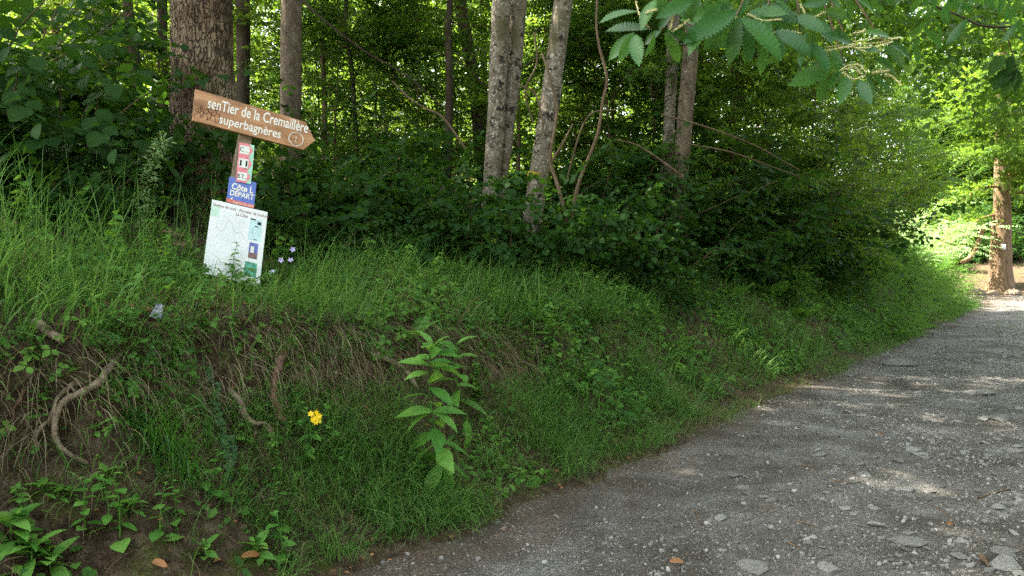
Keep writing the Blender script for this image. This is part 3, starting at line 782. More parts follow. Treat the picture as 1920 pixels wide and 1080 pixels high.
# trees, mostly in the shade-dark leaf colour, filling the middle near the bank
for (px, Y, k, s) in [(640, 13, 3, .75), (715, 13.6, 3, .85), (785, 12.8, 3, .7), (850, 15.5, 3, .9), (600, 15.5, 3, .8), (1090, 13.5, 3, .9), (1130, 12.5, 3, .8), (1215, 13.0, 3, .9), (1370, 13.5, 3, 1.0), (1440, 15, 3, 1.0), (1520, 16, 1, 1.1), (1600, 18, 3, 1.0), (1290, 17, 3, 1.1), (1640, 19.5, 1, 1.0), (1330, 15, 2, 1.0), (1560, 14.2, 1, .8), (1480, 19, 2, 1.2), (1625, 21, 3, .9)]:
    x = (px - 960) / F * Y
    place_sap(k, x, Y, s, where(px))
# trees beyond the clearing, many with shade put into their leaf colour
for (px, Y, k, s) in [(1700, 46, 2, 1.6), (1790, 40, 3, 1.7), (1850, 40, 1, 2.0), (1905, 38, 3, 1.8), (1960, 36, 2, 1.7), (1830, 44, 2, 2.1), (1930, 45, 3, 2.2), (2030, 40, 0, 1.9), (1780, 46, 0, 2.2), (1880, 36.5, 3, .9), (1800, 38, 3, 1.0), (1840, 38, 3, 1.3), (1925, 36.5, 3, 1.1), (1770, 41, 3, 1.3)]:
    x = (px - 960) / F * Y
    place_sap(k, x, Y, s, 'beyond the sunlit clearing')

# ------------------------------------------------------------------ far woodland seen as one mass
def far_wood():
    r = np.random.default_rng(9); n = 24000
    px = r.uniform(-120, 2050, n); Y = r.uniform(40, 62, n); x = (px - 960) / F * Y
    g = ground(x, Y); h = r.uniform(0, 1, n) ** 1.0 * 17
    q = (fbm(x * .35, (h + Y) * .35, 44, 3) > -.16)
    x, Y, g, h = x[q], Y[q], g[q], h[q]; n = len(x)
    D = norm(np.c_[r.normal(0, 1, n), r.normal(-.3, 1, n), r.normal(-.1, .3, n)])
    M = frames(D, np.c_[r.normal(0, .35, n), r.normal(0, .35, n), np.ones(n)])
    tp = spray(99, 16, 1.0, .2, L_SIMPLE, .25)
    o = build('far_woodland', [inst(tp, M, np.c_[x, Y, g + h], r.uniform(1.0, 1.8, n))], M_sap)
    tag(o, kind='stuff')
far_wood()

# ------------------------------------------------------------------ hazel shrubs along the bank top
def shrub_proto(seed, H, nst, sprays, mat, per, name, spread=.5, size=(.8, 1.2)):
    r = np.random.default_rng(seed); tubes = []; seats = []; dirs = []
    for i in range(nst):
        az = i * 2.4 + r.normal(0, .3); lean = spread * r.uniform(.5, 1.3); L = H * r.uniform(.7, 1.1)
        d = norm([math.cos(az) * lean, math.sin(az) * lean, 1]); pts = [np.array([math.cos(az) * .06, math.sin(az) * .06, -.1])]
        for q in range(9):
            d = norm(d + r.normal(0, .1, 3) + np.array([math.cos(az), math.sin(az), -.2]) * .06); pts.append(pts[-1] + d * L / 9)
        pts = np.array(pts); tubes += tube(pts, np.linspace(.014, .003, 10), 5)
        for q in range(2, 10):
            seats.append(pts[q]); dirs.append(d)
    t = thing(name, '', 'shrub')
    build('stems', tubes, M_twig, t)
    build('foliage', leaf_crown(seed + 1, np.array(seats), np.array(dirs), sprays, per, size, .35, 1.0), mat, t)
    return t
hz = [shrub_proto(301, 1.5, 7, SPR_HAZ, M_hazel, 2, 'hazel_shrub'), shrub_proto(311, 1.2, 6, SPR_MAP, M_hazel, 2, 'maple_shrub'), shrub_proto(321, 1.0, 8, SPR_HAZ, M_hazel, 2, 'hazel_shrub', .8)]
hz.append(shrub_proto(331, 2.6, 10, SPR_HAZ, M_hazel, 2, 'hazel_shrub', .35))
hz_used = [0, 0, 0, 0]
hz_lab = ['round leaved shade-dark shrub', 'lobed leaf shade-dark shrub', 'low drooping shade-dark shrub', 'tall shade-dark hazel']
def put(protos_, used_, k, x, y, sc_, label, group, dz=0, rz=None):
    g = float(ground(x, y)) + dz; rz = rng.random() * 6.28 if rz is None else rz
    if not used_[k]:
        used_[k] = 1; o = protos_[k]; o.location = (x, y, g); o.rotation_euler = (0, 0, rz); o.scale = (sc_,) * 3; o['label'] = label
        if group: o['group'] = group
        return o
    return dup(protos_[k], (x, y, g), rz, sc_, label, group)
def hz_where(px):
    return ('under the trees left of the old thick tree' if px < 330 else 'right behind the signpost' if px < 620 else 'in front of the open wood right of the sign' if px < 880 else
            'at the foot of the pale trunks' if px < 1120 else 'in the deep shade right of the blazed trunk' if px < 1400 else 'in the shade above the bend')
for (px, Y, k, s) in [(20, 8.2, 3, 1.0), (110, 8.8, 3, .8), (-60, 7.4, 3, 1.1), (700, 11.5, 3, .8), (800, 12, 3, .8), (1120, 11, 3, .7), (1180, 12, 3, .9), (-40, 6.6, 0, 1.25), (40, 7.3, 1, 1.4), (120, 6.9, 0, 1.25), (160, 8.0, 2, 1.0), (195, 7.2, 1, .7), (20, 8.6, 0, 1.6), (250, 11.6, 1, 1.3), (70, 5.9, 2, .8),
                      (500, 7.8, 0, .62), (560, 7.5, 2, .7), (610, 8.4, 0, .75), (520, 9.5, 1, 1.0), (640, 9.2, 2, .9), (600, 7.2, 1, .5),
                      (690, 8.6, 0, .8), (740, 9.0, 1, .9), (800, 8.8, 0, .85), (850, 9.3, 2, 1.0), (720, 10.4, 0, 1.0), (820, 10.6, 1, 1.1), (770, 8.0, 2, .6), (690, 7.6, 1, .5), (860, 8.2, 0, .6),
                      (905, 8.7, 0, .8), (960, 8.4, 1, .8), (1010, 8.6, 2, .8), (1060, 9.0, 0, .8), (930, 10.6, 2, 1.0), (1000, 10.8, 0, 1.0), (1090, 10, 1, .9),
                      (1140, 9.6, 2, .8), (1190, 10.2, 0, .9), (1250, 10.4, 1, .8), (1320, 11.4, 0, .9), (1380, 12.2, 2, 1.0), (1160, 11.8, 0, 1.1), (1450, 12.8, 1, 1.0), (1230, 9.3, 2, .6), (1100, 12.5, 3, .8), (1240, 13, 3, .9), (1330, 13.5, 3, 1.0), (1400, 14.5, 3, 1.0), (1460, 15, 0, 1.4), (1520, 16, 3, 1.0), (1420, 13.2, 0, 1.1), (1500, 14.2, 2, 1.2), (1550, 15.2, 0, 1.2), (1350, 12.3, 2, .9), (1290, 14.5, 3, 1.1), (1540, 19, 3, 1.0)]:
    x = (px - 960) / F * Y
    put(hz, hz_used, k, x, Y, s, hz_lab[k] + ' ' + hz_where(px), hz_lab[k] + ' ' + hz_where(px))

for (px, Y, k, s) in [(1800, 34.5, 0, 1.3), (1835, 35.5, 3, .9), (1915, 34, 0, 1.2), (1900, 36, 3, 1.0), (1780, 35.5, 3, 1.0), (1860, 36.5, 3, 1.1), (1940, 35, 3, 1.0), (1820, 33.6, 2, 1.1), (1895, 33.2, 2, .9), (1790, 32.6, 0, .9), (1850, 33.0, 0, .9), (1920, 32.4, 0, 1.0), (1835, 34.2, 3, .8), (1945, 33.5, 3, .9), (1875, 34.6, 3, .9)]:
    put(hz, hz_used, k, (px - 960) / F * Y, Y, s, hz_lab[k] + ' in the dark beyond the clearing tree', hz_lab[k] + ' beyond the clearing tree')
# bramble thicket at the bend of the bank
br = [shrub_proto(401, .9, 9, SPR_FINE, M_herb, 3, 'bramble_bush', .8), shrub_proto(411, 1.2, 9, SPR_FINE, M_herb, 3, 'bramble_bush', .6)]
br_used = [0, 0]
r_ = np.random.default_rng(17)
for i in range(46):
    t_ = r_.uniform(9.5, 27); s_ = r_.uniform(.25, 2.6) * (1 if t_ > 12 else .9) + (.6 if t_ < 12 else 0) + float(edge(np.array(t_)))
    x, y = xy(t_, s_)
    px = 960 + F * x / y
    wh = 'on the near slope of the bend' if t_ < 14 else 'crowding the path edge at the bend' if s_ - float(edge(np.array(t_))) < 1.2 else 'on top of the bank at the bend'
    put(br, br_used, i % 2, x, y, r_.uniform(.6, 1.0) * (1 if t_ > 12 else .7), ['low', 'taller'][i % 2] + ' bright green bramble bush ' + wh, ['low', 'taller'][i % 2] + ' bramble bushes ' + wh)
# the pale sunlit bush before the clearing
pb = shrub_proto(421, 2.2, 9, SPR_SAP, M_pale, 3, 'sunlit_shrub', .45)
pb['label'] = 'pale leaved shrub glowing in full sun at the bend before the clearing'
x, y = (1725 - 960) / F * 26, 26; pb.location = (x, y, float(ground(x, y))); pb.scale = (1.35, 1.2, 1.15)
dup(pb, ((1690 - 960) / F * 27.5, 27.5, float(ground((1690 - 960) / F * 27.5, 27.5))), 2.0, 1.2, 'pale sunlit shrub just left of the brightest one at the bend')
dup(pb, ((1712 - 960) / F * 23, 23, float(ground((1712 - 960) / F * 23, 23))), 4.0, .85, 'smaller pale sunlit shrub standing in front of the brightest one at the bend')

# ------------------------------------------------------------------ signpost
M_board = rough_mat('stained_board', [(.16, .065, .028), (.27, .12, .055), (.36, .175, .085)], 3, 1, .5, .3, bscale=40, dist=.003, spec=.4)
def board_mat():
    m, t = new_mat('varnished_plank'); L = t.links.new
    tc = N(t, 'ShaderNodeTexCoord'); mp = N(t, 'ShaderNodeMapping'); mp.inputs['Scale'].default_value = (1.5, 14, 8); L(tc.outputs['Object'], mp.inputs[0])
    n1 = N(t, 'ShaderNodeTexNoise', Scale=2.2, Detail=7.0, Roughness=.6, Distortion=.8); L(mp.outputs[0], n1.inputs['Vector'])
    r = ramp(t, [(.3, (.24, .105, .045)), (.5, (.36, .175, .085)), (.7, (.47, .26, .14))]); L(n1.outputs['Fac'], r.inputs[0])
    n2 = N(t, 'ShaderNodeTexNoise', Scale=7.0, Detail=4.0); L(tc.outputs['Object'], n2.inputs['Vector'])
    r2 = ramp(t, [(.35, (.8, .76, .72)), (.65, (1.12, 1.1, 1.1))]); L(n2.outputs['Fac'], r2.inputs[0])
    mu = N(t, 'ShaderNodeMix', data_type='RGBA', blend_type='MULTIPLY'); mu.inputs[0].default_value = 1; L(r.outputs[0], mu.inputs[6]); L(r2.outputs[0], mu.inputs[7])
    p = N(t, 'ShaderNodeBsdfPrincipled', Roughness=.45); L(mu.outputs[2], p.inputs['Base Color'])
    b = N(t, 'ShaderNodeBump', Strength=.3, Distance=.003); L(n1.outputs['Fac'], b.inputs['Height']); L(b.outputs[0], p.inputs['Normal'])
    o = N(t, 'ShaderNodeOutputMaterial'); L(p.outputs[0], o.inputs[0]); return m
M_plank = board_mat()
M_post = rough_mat('weathered_post', [(.11, .08, .05), (.20, .15, .10), (.28, .22, .15)], 10, .15, .8, .5)
M_white = plain('white_paint_lettering', (.72, .70, .66), .6, .3, var=.12, scale=90)
M_burn = plain('burnt_brown_lines', (.05, .022, .012), .7, .2)
M_plaqw = plain('white_plaque', (.70, .72, .70), .35, .5, var=.05)
M_pink = plain('pink_plaque', (.74, .22, .27), .4, .5, var=.14)
M_mint = plain('mint_plaque', (.36, .62, .50), .4, .5)
M_blue = plain('blue_plaque', (.10, .16, .50), .4, .5, var=.1)
M_red = plain('red_band', (.62, .14, .13), .4, .5)
M_black = plain('black_print', (.015, .015, .018), .5, .4)
M_poster = plain('poster_sheet', (.74, .76, .80), .3, .5, var=.04, scale=8)
M_ink = plain('grey_print', (.40, .42, .46), .5, .3)
M_dkred = plain('dark_red_print', (.22, .08, .09), .5, .3)
M_ltblue = plain('pale_blue_print', (.48, .66, .72), .4, .4)
M_ltgreen = plain('pale_green_print', (.52, .70, .62), .4, .4)
M_violet = plain('blue_photo_print', (.13, .15, .42), .4, .4, var=.3)
M_brownp = plain('brown_photo_print', (.20, .12, .12), .4, .4, var=.4)
M_teal = plain('green_photo_print', (.08, .30, .22), .4, .4, var=.45, scale=40)
M_screw = plain('screw_head', (.05, .05, .05), .4, .5, metal=.6)

sx = np.array([.884, .42, -.204]); sy = np.array([.109, .27, .957])
sx = norm(sx); sy = norm(sy - sx * (sx @ sy)); szv = np.cross(sx, sy)
S0 = at(461, 262, 5.8)
def uv(px, py):
    d = ray(px, py); o = np.array([0, 0, 1.6])
    k = ((S0 - o) @ szv) / (d @ szv); p = o + d * k - S0
    return np.array([p @ sx, p @ sy])
post = thing('trail_signpost', 'leaning wooden signpost with brown arrow board, pink number plaques, blue plaque and white poster', 'signpost', tuple(S0))
post.rotation_mode = 'QUATERNION'
post.rotation_quaternion = Matrix(np.stack([sx, sy, szv], -1).tolist()).to_quaternion()

def text(body, wd, ht, u, v, rot, mat, parent, z, ext=.0004, bold=0.0, name='lettering'):
    """flat raised lettering fitted to a width and a height (the height of the whole line)"""
    c = bpy.data.curves.new(name, 'FONT'); c.body = body; c.size = 1; c.align_x = 'CENTER'; c.align_y = 'CENTER'
    c.offset = bold; c.resolution_u = 3
    o = bpy.data.objects.new(name, c); C.objects.link(o); bpy.context.view_layer.update()
    me = bpy.data.meshes.new_from_object(o.evaluated_get(bpy.context.evaluated_depsgraph_get()))
    bpy.data.objects.remove(o); bpy.data.curves.remove(c)
    co = np.empty(len(me.vertices) * 3, np.float32); me.vertices.foreach_get('co', co); co = co.reshape(-1, 3)
    lo, hi = co.min(0), co.max(0); co[:, :2] = (co[:, :2] - (lo + hi)[:2] / 2) / np.maximum(hi - lo, 1e-6)[:2] * np.array([wd, ht]); co[:, 2] = 0
    me.vertices.foreach_set('co', co.ravel()); me.materials.clear(); me.materials.append(mat); me.update()
    o = bpy.data.objects.new(name, me); C.objects.link(o); o.parent = parent
    o.location = (u, v, z + ext); o.rotation_euler = (0, 0, rot)
    return o

# post: square timber behind the boards, continuing into the ground
u1, v1 = uv(462, 250); u0 = u1 + .0
vb = -1.15
pb_ = [box(u1 - .045, u1 + .045, vb, v1 + .04, -.085, -.004)]
build('post', pb_, M_post, post, smooth=False)

# arrow board
TL, BL, BR, TIP, TR = [uv(*p) for p in [(365, 170), (359, 228), (567, 283), (588.5, 266), (571, 231)]]
ax = norm(TR - TL)
ang = math.atan2(ax[1], ax[0])
ab = build('arrow_board', prism([BL, BR, TIP, TR, TL], .0, .032), M_plank, post, smooth=False)
bv = ab.modifiers.new('edge', 'BEVEL'); bv.width = .004; bv.segments = 2; bv.limit_method = 'ANGLE'
def bt(body, pxa, pxb, ht):
    a, b = uv(*pxa), uv(*pxb); m = (a + b) / 2; d = b - a
    return text(body, float(np.linalg.norm(d)), ht, m[0], m[1], math.atan2(d[1], d[0]), M_white, ab, .0325, bold=.012)
bt('senTier de la Cremaill\u00e8re', (389, 195), (576, 243), .082)
bt('superbagn\u00e8res', (410, 228), (525, 257), .088)
def strokes(name, lines, r, mat, parent, z):
    ch = []
    for ln in lines:
        p = np.array([[*q, z] for q in ln], float)
        ch += tube(p, r, 5)
    return build(name, ch, mat, parent)
c0 = uv(553.5, 263.5)
rr = .052
strokes('painted_ring', [[c0 + rr * np.array([math.cos(a), math.sin(a)]) for a in np.linspace(0, 2 * np.pi, 33)]], .0028, M_white, ab, .0325)
strokes('painted_stroke', [[c0 + np.array([-.002, .02]), c0 + np.array([.0, .004])], [c0 + np.array([.004, -.004]), c0 + np.array([-.006, -.014]), c0 + np.array([.004, -.022])]], .0028, M_white, ab, .0325)
# three walking figures burnt into the left end
def walker(o, s):
    o = np.array(o); Rm = np.array([[math.cos(ang), -math.sin(ang)], [math.sin(ang), math.cos(ang)]])
    pts = lambda L: [o + Rm @ (np.array(q) * s) for q in L]
    head = [(0.16 + .10 * math.cos(a), .86 + .11 * math.sin(a)) for a in np.linspace(0, 6.283, 11)]
    return [pts(head), pts([(.12, .74), (.02, .66), (-.04, .42), (.10, .38), (.2, .62), (.12, .74)]), pts([(-.02, .68), (-.2, .66), (-.22, .46), (-.06, .42)]),
            pts([(0, .42), (-.1, .22), (-.28, .02), (-.2, .0)]), pts([(.06, .4), (.2, .22), (.2, .0), (.32, .0)]), pts([(.12, .64), (.28, .5), (.38, .56)]), pts([(.38, .62), (.42, .0)])]
wl = []
for p, s in (((369, 221), .085), ((381, 225), .105), ((395, 230), .118)):
    wl += walker(uv(*p), s)
strokes('walkers_emblem', wl, .0017, M_burn, ab, .0325)
# small scuffs where letters were repainted
strokes('paint_scuff', [[uv(467, 248), uv(470, 249), uv(473, 252), uv(476, 249)], [uv(465, 244), uv(467, 245)], [uv(468, 206), uv(473, 207), uv(477, 210)], [uv(493, 257), uv(494, 257)]], .003, M_white, ab, .0325)

def quad_at(pxs):
    return [uv(*p) for p in pxs]
def inset(q, a, b, c, d):
    """sub rectangle of quad (TL, TR, BR, BL) between fractions a..b across and c..d down"""
    q = np.array(q)
    f = lambda x, y: (q[0] * (1 - x) + q[1] * x) * (1 - y) + (q[3] * (1 - x) + q[2] * x) * y
    return [f(a, c), f(b, c), f(b, d), f(a, d)]
def slab(name, q, z0, z1, mat, parent):
    return build(name, prism([q[3], q[2], q[1], q[0]], z0, z1), mat, parent, smooth=False)
def mid(q): return np.mean(np.array(q), 0)
def qang(q): d = np.array(q[1]) - np.array(q[0]); return math.atan2(d[1], d[0])

# three small pink direction plaques
def plaque(pxs, body, col, size, bold=0.0, rows=()):
    q = quad_at(pxs)
    o = slab('number_plaque', q, .001, .005, M_mint, post)
    arrow = [inset(q, 0, .72, 0, 1), ]
    f = inset(q, 0, .66, .0, 1); tip = inset(q, .93, .94, .5, .51)[0]
    build('pink_arrow', prism([f[3], f[2], tip, f[1], f[0]], .005, .0062), M_pink, o, smooth=False)
    slab('white_panel', inset(q, .08, .70, .20, .84), .0062, .0072, M_plaqw, o)
    m = mid(inset(q, .08, .70, .20, .84))
    text(body, *size, m[0], m[1], qang(q), M_black, o, .0073, bold=bold)
    return o
plaque([(448.5, 267), (477, 273), (475.2, 296), (446.5, 291)], 'C....', M_pink, (.066, .034))
plaque([(446.5, 291.2), (475.2, 296.2), (472.6, 322.3), (444, 317)], '11', M_pink, (.052, .044), bold=.03)
plaque([(444, 317.2), (472.6, 322.6), (470, 345.5), (442, 340.5)], 'B.T...', M_pink, (.066, .032), bold=.01)
ch = []
for p in ((461, 296.5), (459.5, 316)):
    u_, v_ = uv(*p); ch += tube(np.array([[u_, v_, .006], [u_, v_, .0095]]), .004, 8)
    ch += [(np.array([[u_ + .004 * math.cos(a), v_ + .004 * math.sin(a), .0095] for a in np.linspace(0, 6.283, 8, endpoint=False)]), np.arange(8)[None], .5, 0)]
build('screw', ch[:2], M_screw, post); build('screw', ch[2:], M_screw, post)

# blue start plaque
qb = quad_at([(430, 331), (481, 342.5), (476, 391), (424.5, 378)])
bl = slab('start_plaque', qb, -.0035, -.0002, M_blue, post)
slab('red_strip', inset(qb, 0, 1, .86, 1), -.0002, .0008, M_red, bl)
m = mid(inset(qb, .12, .92, .22, .44)); text('C\u00f4te L', .15, .050, m[0], m[1], qang(qb), M_white, bl, .0003, bold=.03)
m = mid(inset(qb, .1, .95, .46, .68)); text('D\u00c9PART', .165, .050, m[0], m[1], qang(qb), M_white, bl, .0003, bold=.03)
m = mid(inset(qb, .2, 1, .87, .99)); text('Station de trail', .14, .018, m[0], m[1], qang(qb), M_white, bl, .0009)
a_ = inset(qb, .08, .2, .76, .90); build('arrow_mark', prism([a_[3], a_[2], a_[1]], -.0002, .0006), M_white, bl, smooth=False)

# white map poster
qp = quad_at([(397.5, 374.5), (501.5, 398.5), (485.5, 538), (379, 512)])
po = slab('map_poster', qp, .0065, .012, M_poster, post)
zt = .0122
m = mid(inset(qp, .1, .95, .035, .085)); o = text('Station de trail - Panneau de Luchon', .38, .022, m[0], m[1], qang(qp), M_dkred, po, zt, bold=.01)
m = mid(inset(qp, .35, .75, .10, .14)); text('La C\u00f4te', .08, .024, m[0], m[1], qang(qp), M_dkred, po, zt, bold=.01)
slab('green_corner', inset(qp, .0, .16, .07, .22), .012, .0124, M_ltgreen, po)
mpn = slab('map_panel', inset(qp, .70, .93, .13, .42), .012, .0124, M_ltblue, po)
slab('print_block', inset(qp, .71, .80, .13, .15), .0124, .0128, M_black, mpn)
slab('print_block', inset(qp, .84, .91, .16, .20), .0124, .0128, M_black, mpn)
slab('print_block', inset(qp, .80, .86, .22, .235), .0124, .0128, M_black, mpn)
slab('print_block', inset(qp, .80, .86, .40, .41), .0124, .0128, M_black, mpn)
pts = [inset(qp, a, a + .01, b, b + .01)[0] for a, b in ((.80, .23), (.77, .26), (.76, .30), (.77, .34), (.79, .38))]
strokes('route_line', [pts], .0012, M_ink, mpn, .0125)
ph = slab('photo_print', inset(qp, .74, .90, .45, .66), .012, .0124, M_violet, po)
slab('rock_in_photo', inset(qp, .74, .90, .585, .66), .0124, .0128, M_brownp, ph)
slab('snow_in_photo', inset(qp, .77, .83, .50, .585), .0124, .0128, M_plaqw, ph)
slab('green_photo', inset(qp, .70, .92, .71, .90), .012, .0124, M_teal, po)
lines = []
for i in range(17):
    y_ = .155 + .022 * i
    a0, a1 = (.2, .62) if i < 5 else (.12, .60)
    q = inset(qp, a0, a1, y_, y_ + .005)
    lines += [prism([q[3], q[2], q[1], q[0]], .012, .0122)[1]]
for i in range(12):
    q = inset(qp, .42, .66, .58 + .026 * i, .587 + .026 * i); lines += [prism([q[3], q[2], q[1], q[0]], .012, .0122)[1]]
build('text_lines', lines, plain('faint_print', (.60, .63, .68), .4), po, smooth=False)
r_ = np.random.default_rng(3)
pr = [(x_, .34 + .07 * math.sin(x_ * 13) + .05 * math.sin(x_ * 29 + 1)) for x_ in np.linspace(.12, .64, 30)]
strokes('route_profile', [[inset(qp, a, a + .01, b, b + .01)[0] for a, b in pr]], .0011, M_ink, po, .0122)

# ------------------------------------------------------------------ grass
def blades(P, az, lean, bend, Ln, wd, nseg=4, rn=None, mi=0):
    n = len(P); u = np.linspace(0, 1, nseg + 1)
    th = lean[:, None] + bend[:, None] * ((u[:-1] + u[1:]) / 2)[None] ** 1.3
    h = np.stack([np.cos(az), np.sin(az), 0 * az], -1)
    step = (np.sin(th)[..., None] * h[:, None, :] + np.cos(th)[..., None] * np.array([0, 0, 1.])) * (Ln / nseg)[:, None, None]
    pos = np.concatenate([np.zeros((n, 1, 3)), np.cumsum(step, 1)], 1) + P[:, None, :]
    tw = az + np.pi / 2 + rng.normal(0, .5, n)
    wv = np.stack([np.cos(tw), np.sin(tw), rng.normal(0, .15, n)], -1)[:, None, :] * (wd[:, None] * np.array([.75, 1, .85, .55, .08] if nseg == 4 else np.linspace(1, .1, nseg + 1))[None])[..., None] / 2
    v = np.stack([pos - wv, pos + wv], 2).reshape(n, -1, 3)
    k = 2 * (nseg + 1); i = np.arange(nseg) * 2
    f = np.stack([i, i + 1, i + 3, i + 2], -1)
    f = (f[None] + (np.arange(n) * k)[:, None, None]).reshape(-1, 4)
    if rn is None: rn = rng.random(n)
    return (v.reshape(-1, 3), f, np.repeat(rn, k), mi)

OUT = math.atan2(-.6, .8)
def scatter(n, t0, t1, s0, s1, mask=None):
    t = rng.uniform(t0, t1, n); s = rng.uniform(s0, s1, n)
    if mask is not None:
        q = rng.random(n) < mask(t, s); t, s = t[q], s[q]
    x, y = xy(t, s + edge(t))
    return t, s, np.stack([x, y, ground(x, y) - .01], -1)
def patch(t, s, f=1.6, seed=50, lo=-.06, hi=.10):
    return sstep(lo, hi, fbm(t * f, s * f, seed, 3))
G = []
def add_grass(n, t0, t1, s0, s1, L, wd, lean, bend, mask=None, azs=.9, rlo=0, rhi=.9, az0=OUT):
    t, s, P = scatter(n, t0, t1, s0, s1, mask); m = len(t)
    cl = fbm(t * 5, s * 5, 71, 2)
    az = az0 + rng.normal(0, azs, m) + cl * 3
    Ln = rng.uniform(*L, m) * (1 - .6 * np.exp(-((t - .45) / .5) ** 2 - ((s - 1.9) / .55) ** 2)) * (.75 + .8 * np.clip(fbm(t * 2.2, s * 2.2, 61, 2) + .4, 0, 1))
    G.append(blades(P, az, np.abs(rng.normal(*lean, m)), rng.normal(*bend, m), Ln, rng.uniform(*wd, m), rn=np.clip(rlo + (rhi - rlo) * rng.random(m) + cl * .3, 0, .99)))
# long grass on the bank top and hanging over the lip
add_grass(15000, -4, 5.5, 1.12, 2.7, (.16, .46), (.004, .012), (.25, .25), (1.3, .6), lambda t, s: .25 + .75 * patch(t, s, 2, 51) * (1 - .6 * sstep(2.0, 2.7, s)))
add_grass(5000, -4, 5.5, 1.02, 1.22, (.12, .36), (.003, .008), (.7, .35), (1.7, .5), lambda t, s: .2 + .8 * patch(t, s, 2.5, 57))
# right hand slope
add_grass(19000, 2.2, 14, .3, 2.5, (.12, .40), (.005, .012), (.35, .3), (1.4, .6), lambda t, s: .22 + .78 * patch(t, s, 1.7, 52))
add_grass(16000, 13, 30, .0, 3.0, (.15, .38), (.004, .008), (.35, .3), (1.3, .6), lambda t, s: .4 + .6 * patch(t, s, 1.2, 53))
# fine grass at the foot
add_grass(24000, -1.1, 4.2, .08, .95, (.10, .34), (.0025, .0048), (.35, .3), (1.8, .6), lambda t, s: sstep(-1.1, .5, t) * (.15 + .85 * patch(t, s, 1.8, 54, -.12, .06)) * sstep(.05, .25, s), rlo=0, rhi=.75)
add_grass(11000, 3.5, 14, -.04, .6, (.08, .22), (.002, .004), (.4, .3), (1.6, .6), lambda t, s: .15 + .85 * patch(t, s, 1.8, 58))
add_grass(5200, -3, .8, .2, 1.0, (.08, .28), (.003, .007), (.4, .3), (1.4, .6), lambda t, s: patch(t, s, 2.2, 55))
add_grass(900, -3.5, 1.2, 1.6, 3.2, (.35, .75), (.004, .008), (.2, .2), (.9, .5), azs=1.5, rlo=.2)
# sparse stalks on the wood floor
add_grass(3500, -5, 10, 2.5, 5, (.2, .5), (.003, .006), (.2, .2), (1.0, .6), lambda t, s: patch(t, s, 1.0, 56), azs=2)
# tufts between the wheel tracks
add_grass(8000, 13, 24, -1.7, -1.0, (.04, .12), (.003, .006), (.4, .3), (.9, .5), lambda t, s: patch(t, s, 1.2, 59, -.08, .1), azs=3, rlo=.4)
go = build('grass', G, M_grass); tag(go, kind='stuff')

# dry grass and root hairs hanging over the soil face
G = []
add_grass(6500, -4, 4.5, .98, 1.22, (.10, .42), (.0018, .0042), (1.5, .4), (1.5, .4), lambda t, s: .25 + .75 * patch(t, s, 3, 62), azs=.7)
add_grass(9000, -4, 9, .25, 1.3, (.06, .26), (.0018, .004), (.8, .5), (1.6, .8), lambda t, s: .12 + .88 * patch(t, s, 2.2, 63), azs=1.2)
add_grass(5500, -4, 6, 1.15, 2.3, (.12, .38), (.003, .006), (.5, .4), (1.5, .6), lambda t, s: .05 + .95 * patch(t, s, 2.0, 64, .0, .14), azs=1)
add_grass(4500, .8, 9, -.1, .4, (.05, .18), (.0016, .0032), (.9, .4), (1.2, .6), lambda t, s: patch(t, s, 2.2, 65), azs=1.6)
tag(build('dry_grass', G, M_dry), kind='stuff')
G = []
add_grass(2600, -3.4, 2.2, .98, 1.16, (.08, .34), (.002, .0042), (1.7, .35), (1.35, .3), lambda t, s: .1 + .9 * patch(t, s, 3.2, 66), azs=.6)
add_grass(1500, -3.4, 3.5, .8, 1.05, (.05, .2), (.0018, .0036), (1.9, .4), (1.1, .4), lambda t, s: .1 + .9 * patch(t, s, 3.2, 67), azs=1.0)
tag(build('rootlets', G, leaf_mat('pale_rootlet', [(.12, .085, .055), (.24, .18, .12), (.40, .33, .24)], .15, (.3, .24, .15), rough=.7, spec=.15)), kind='stuff')

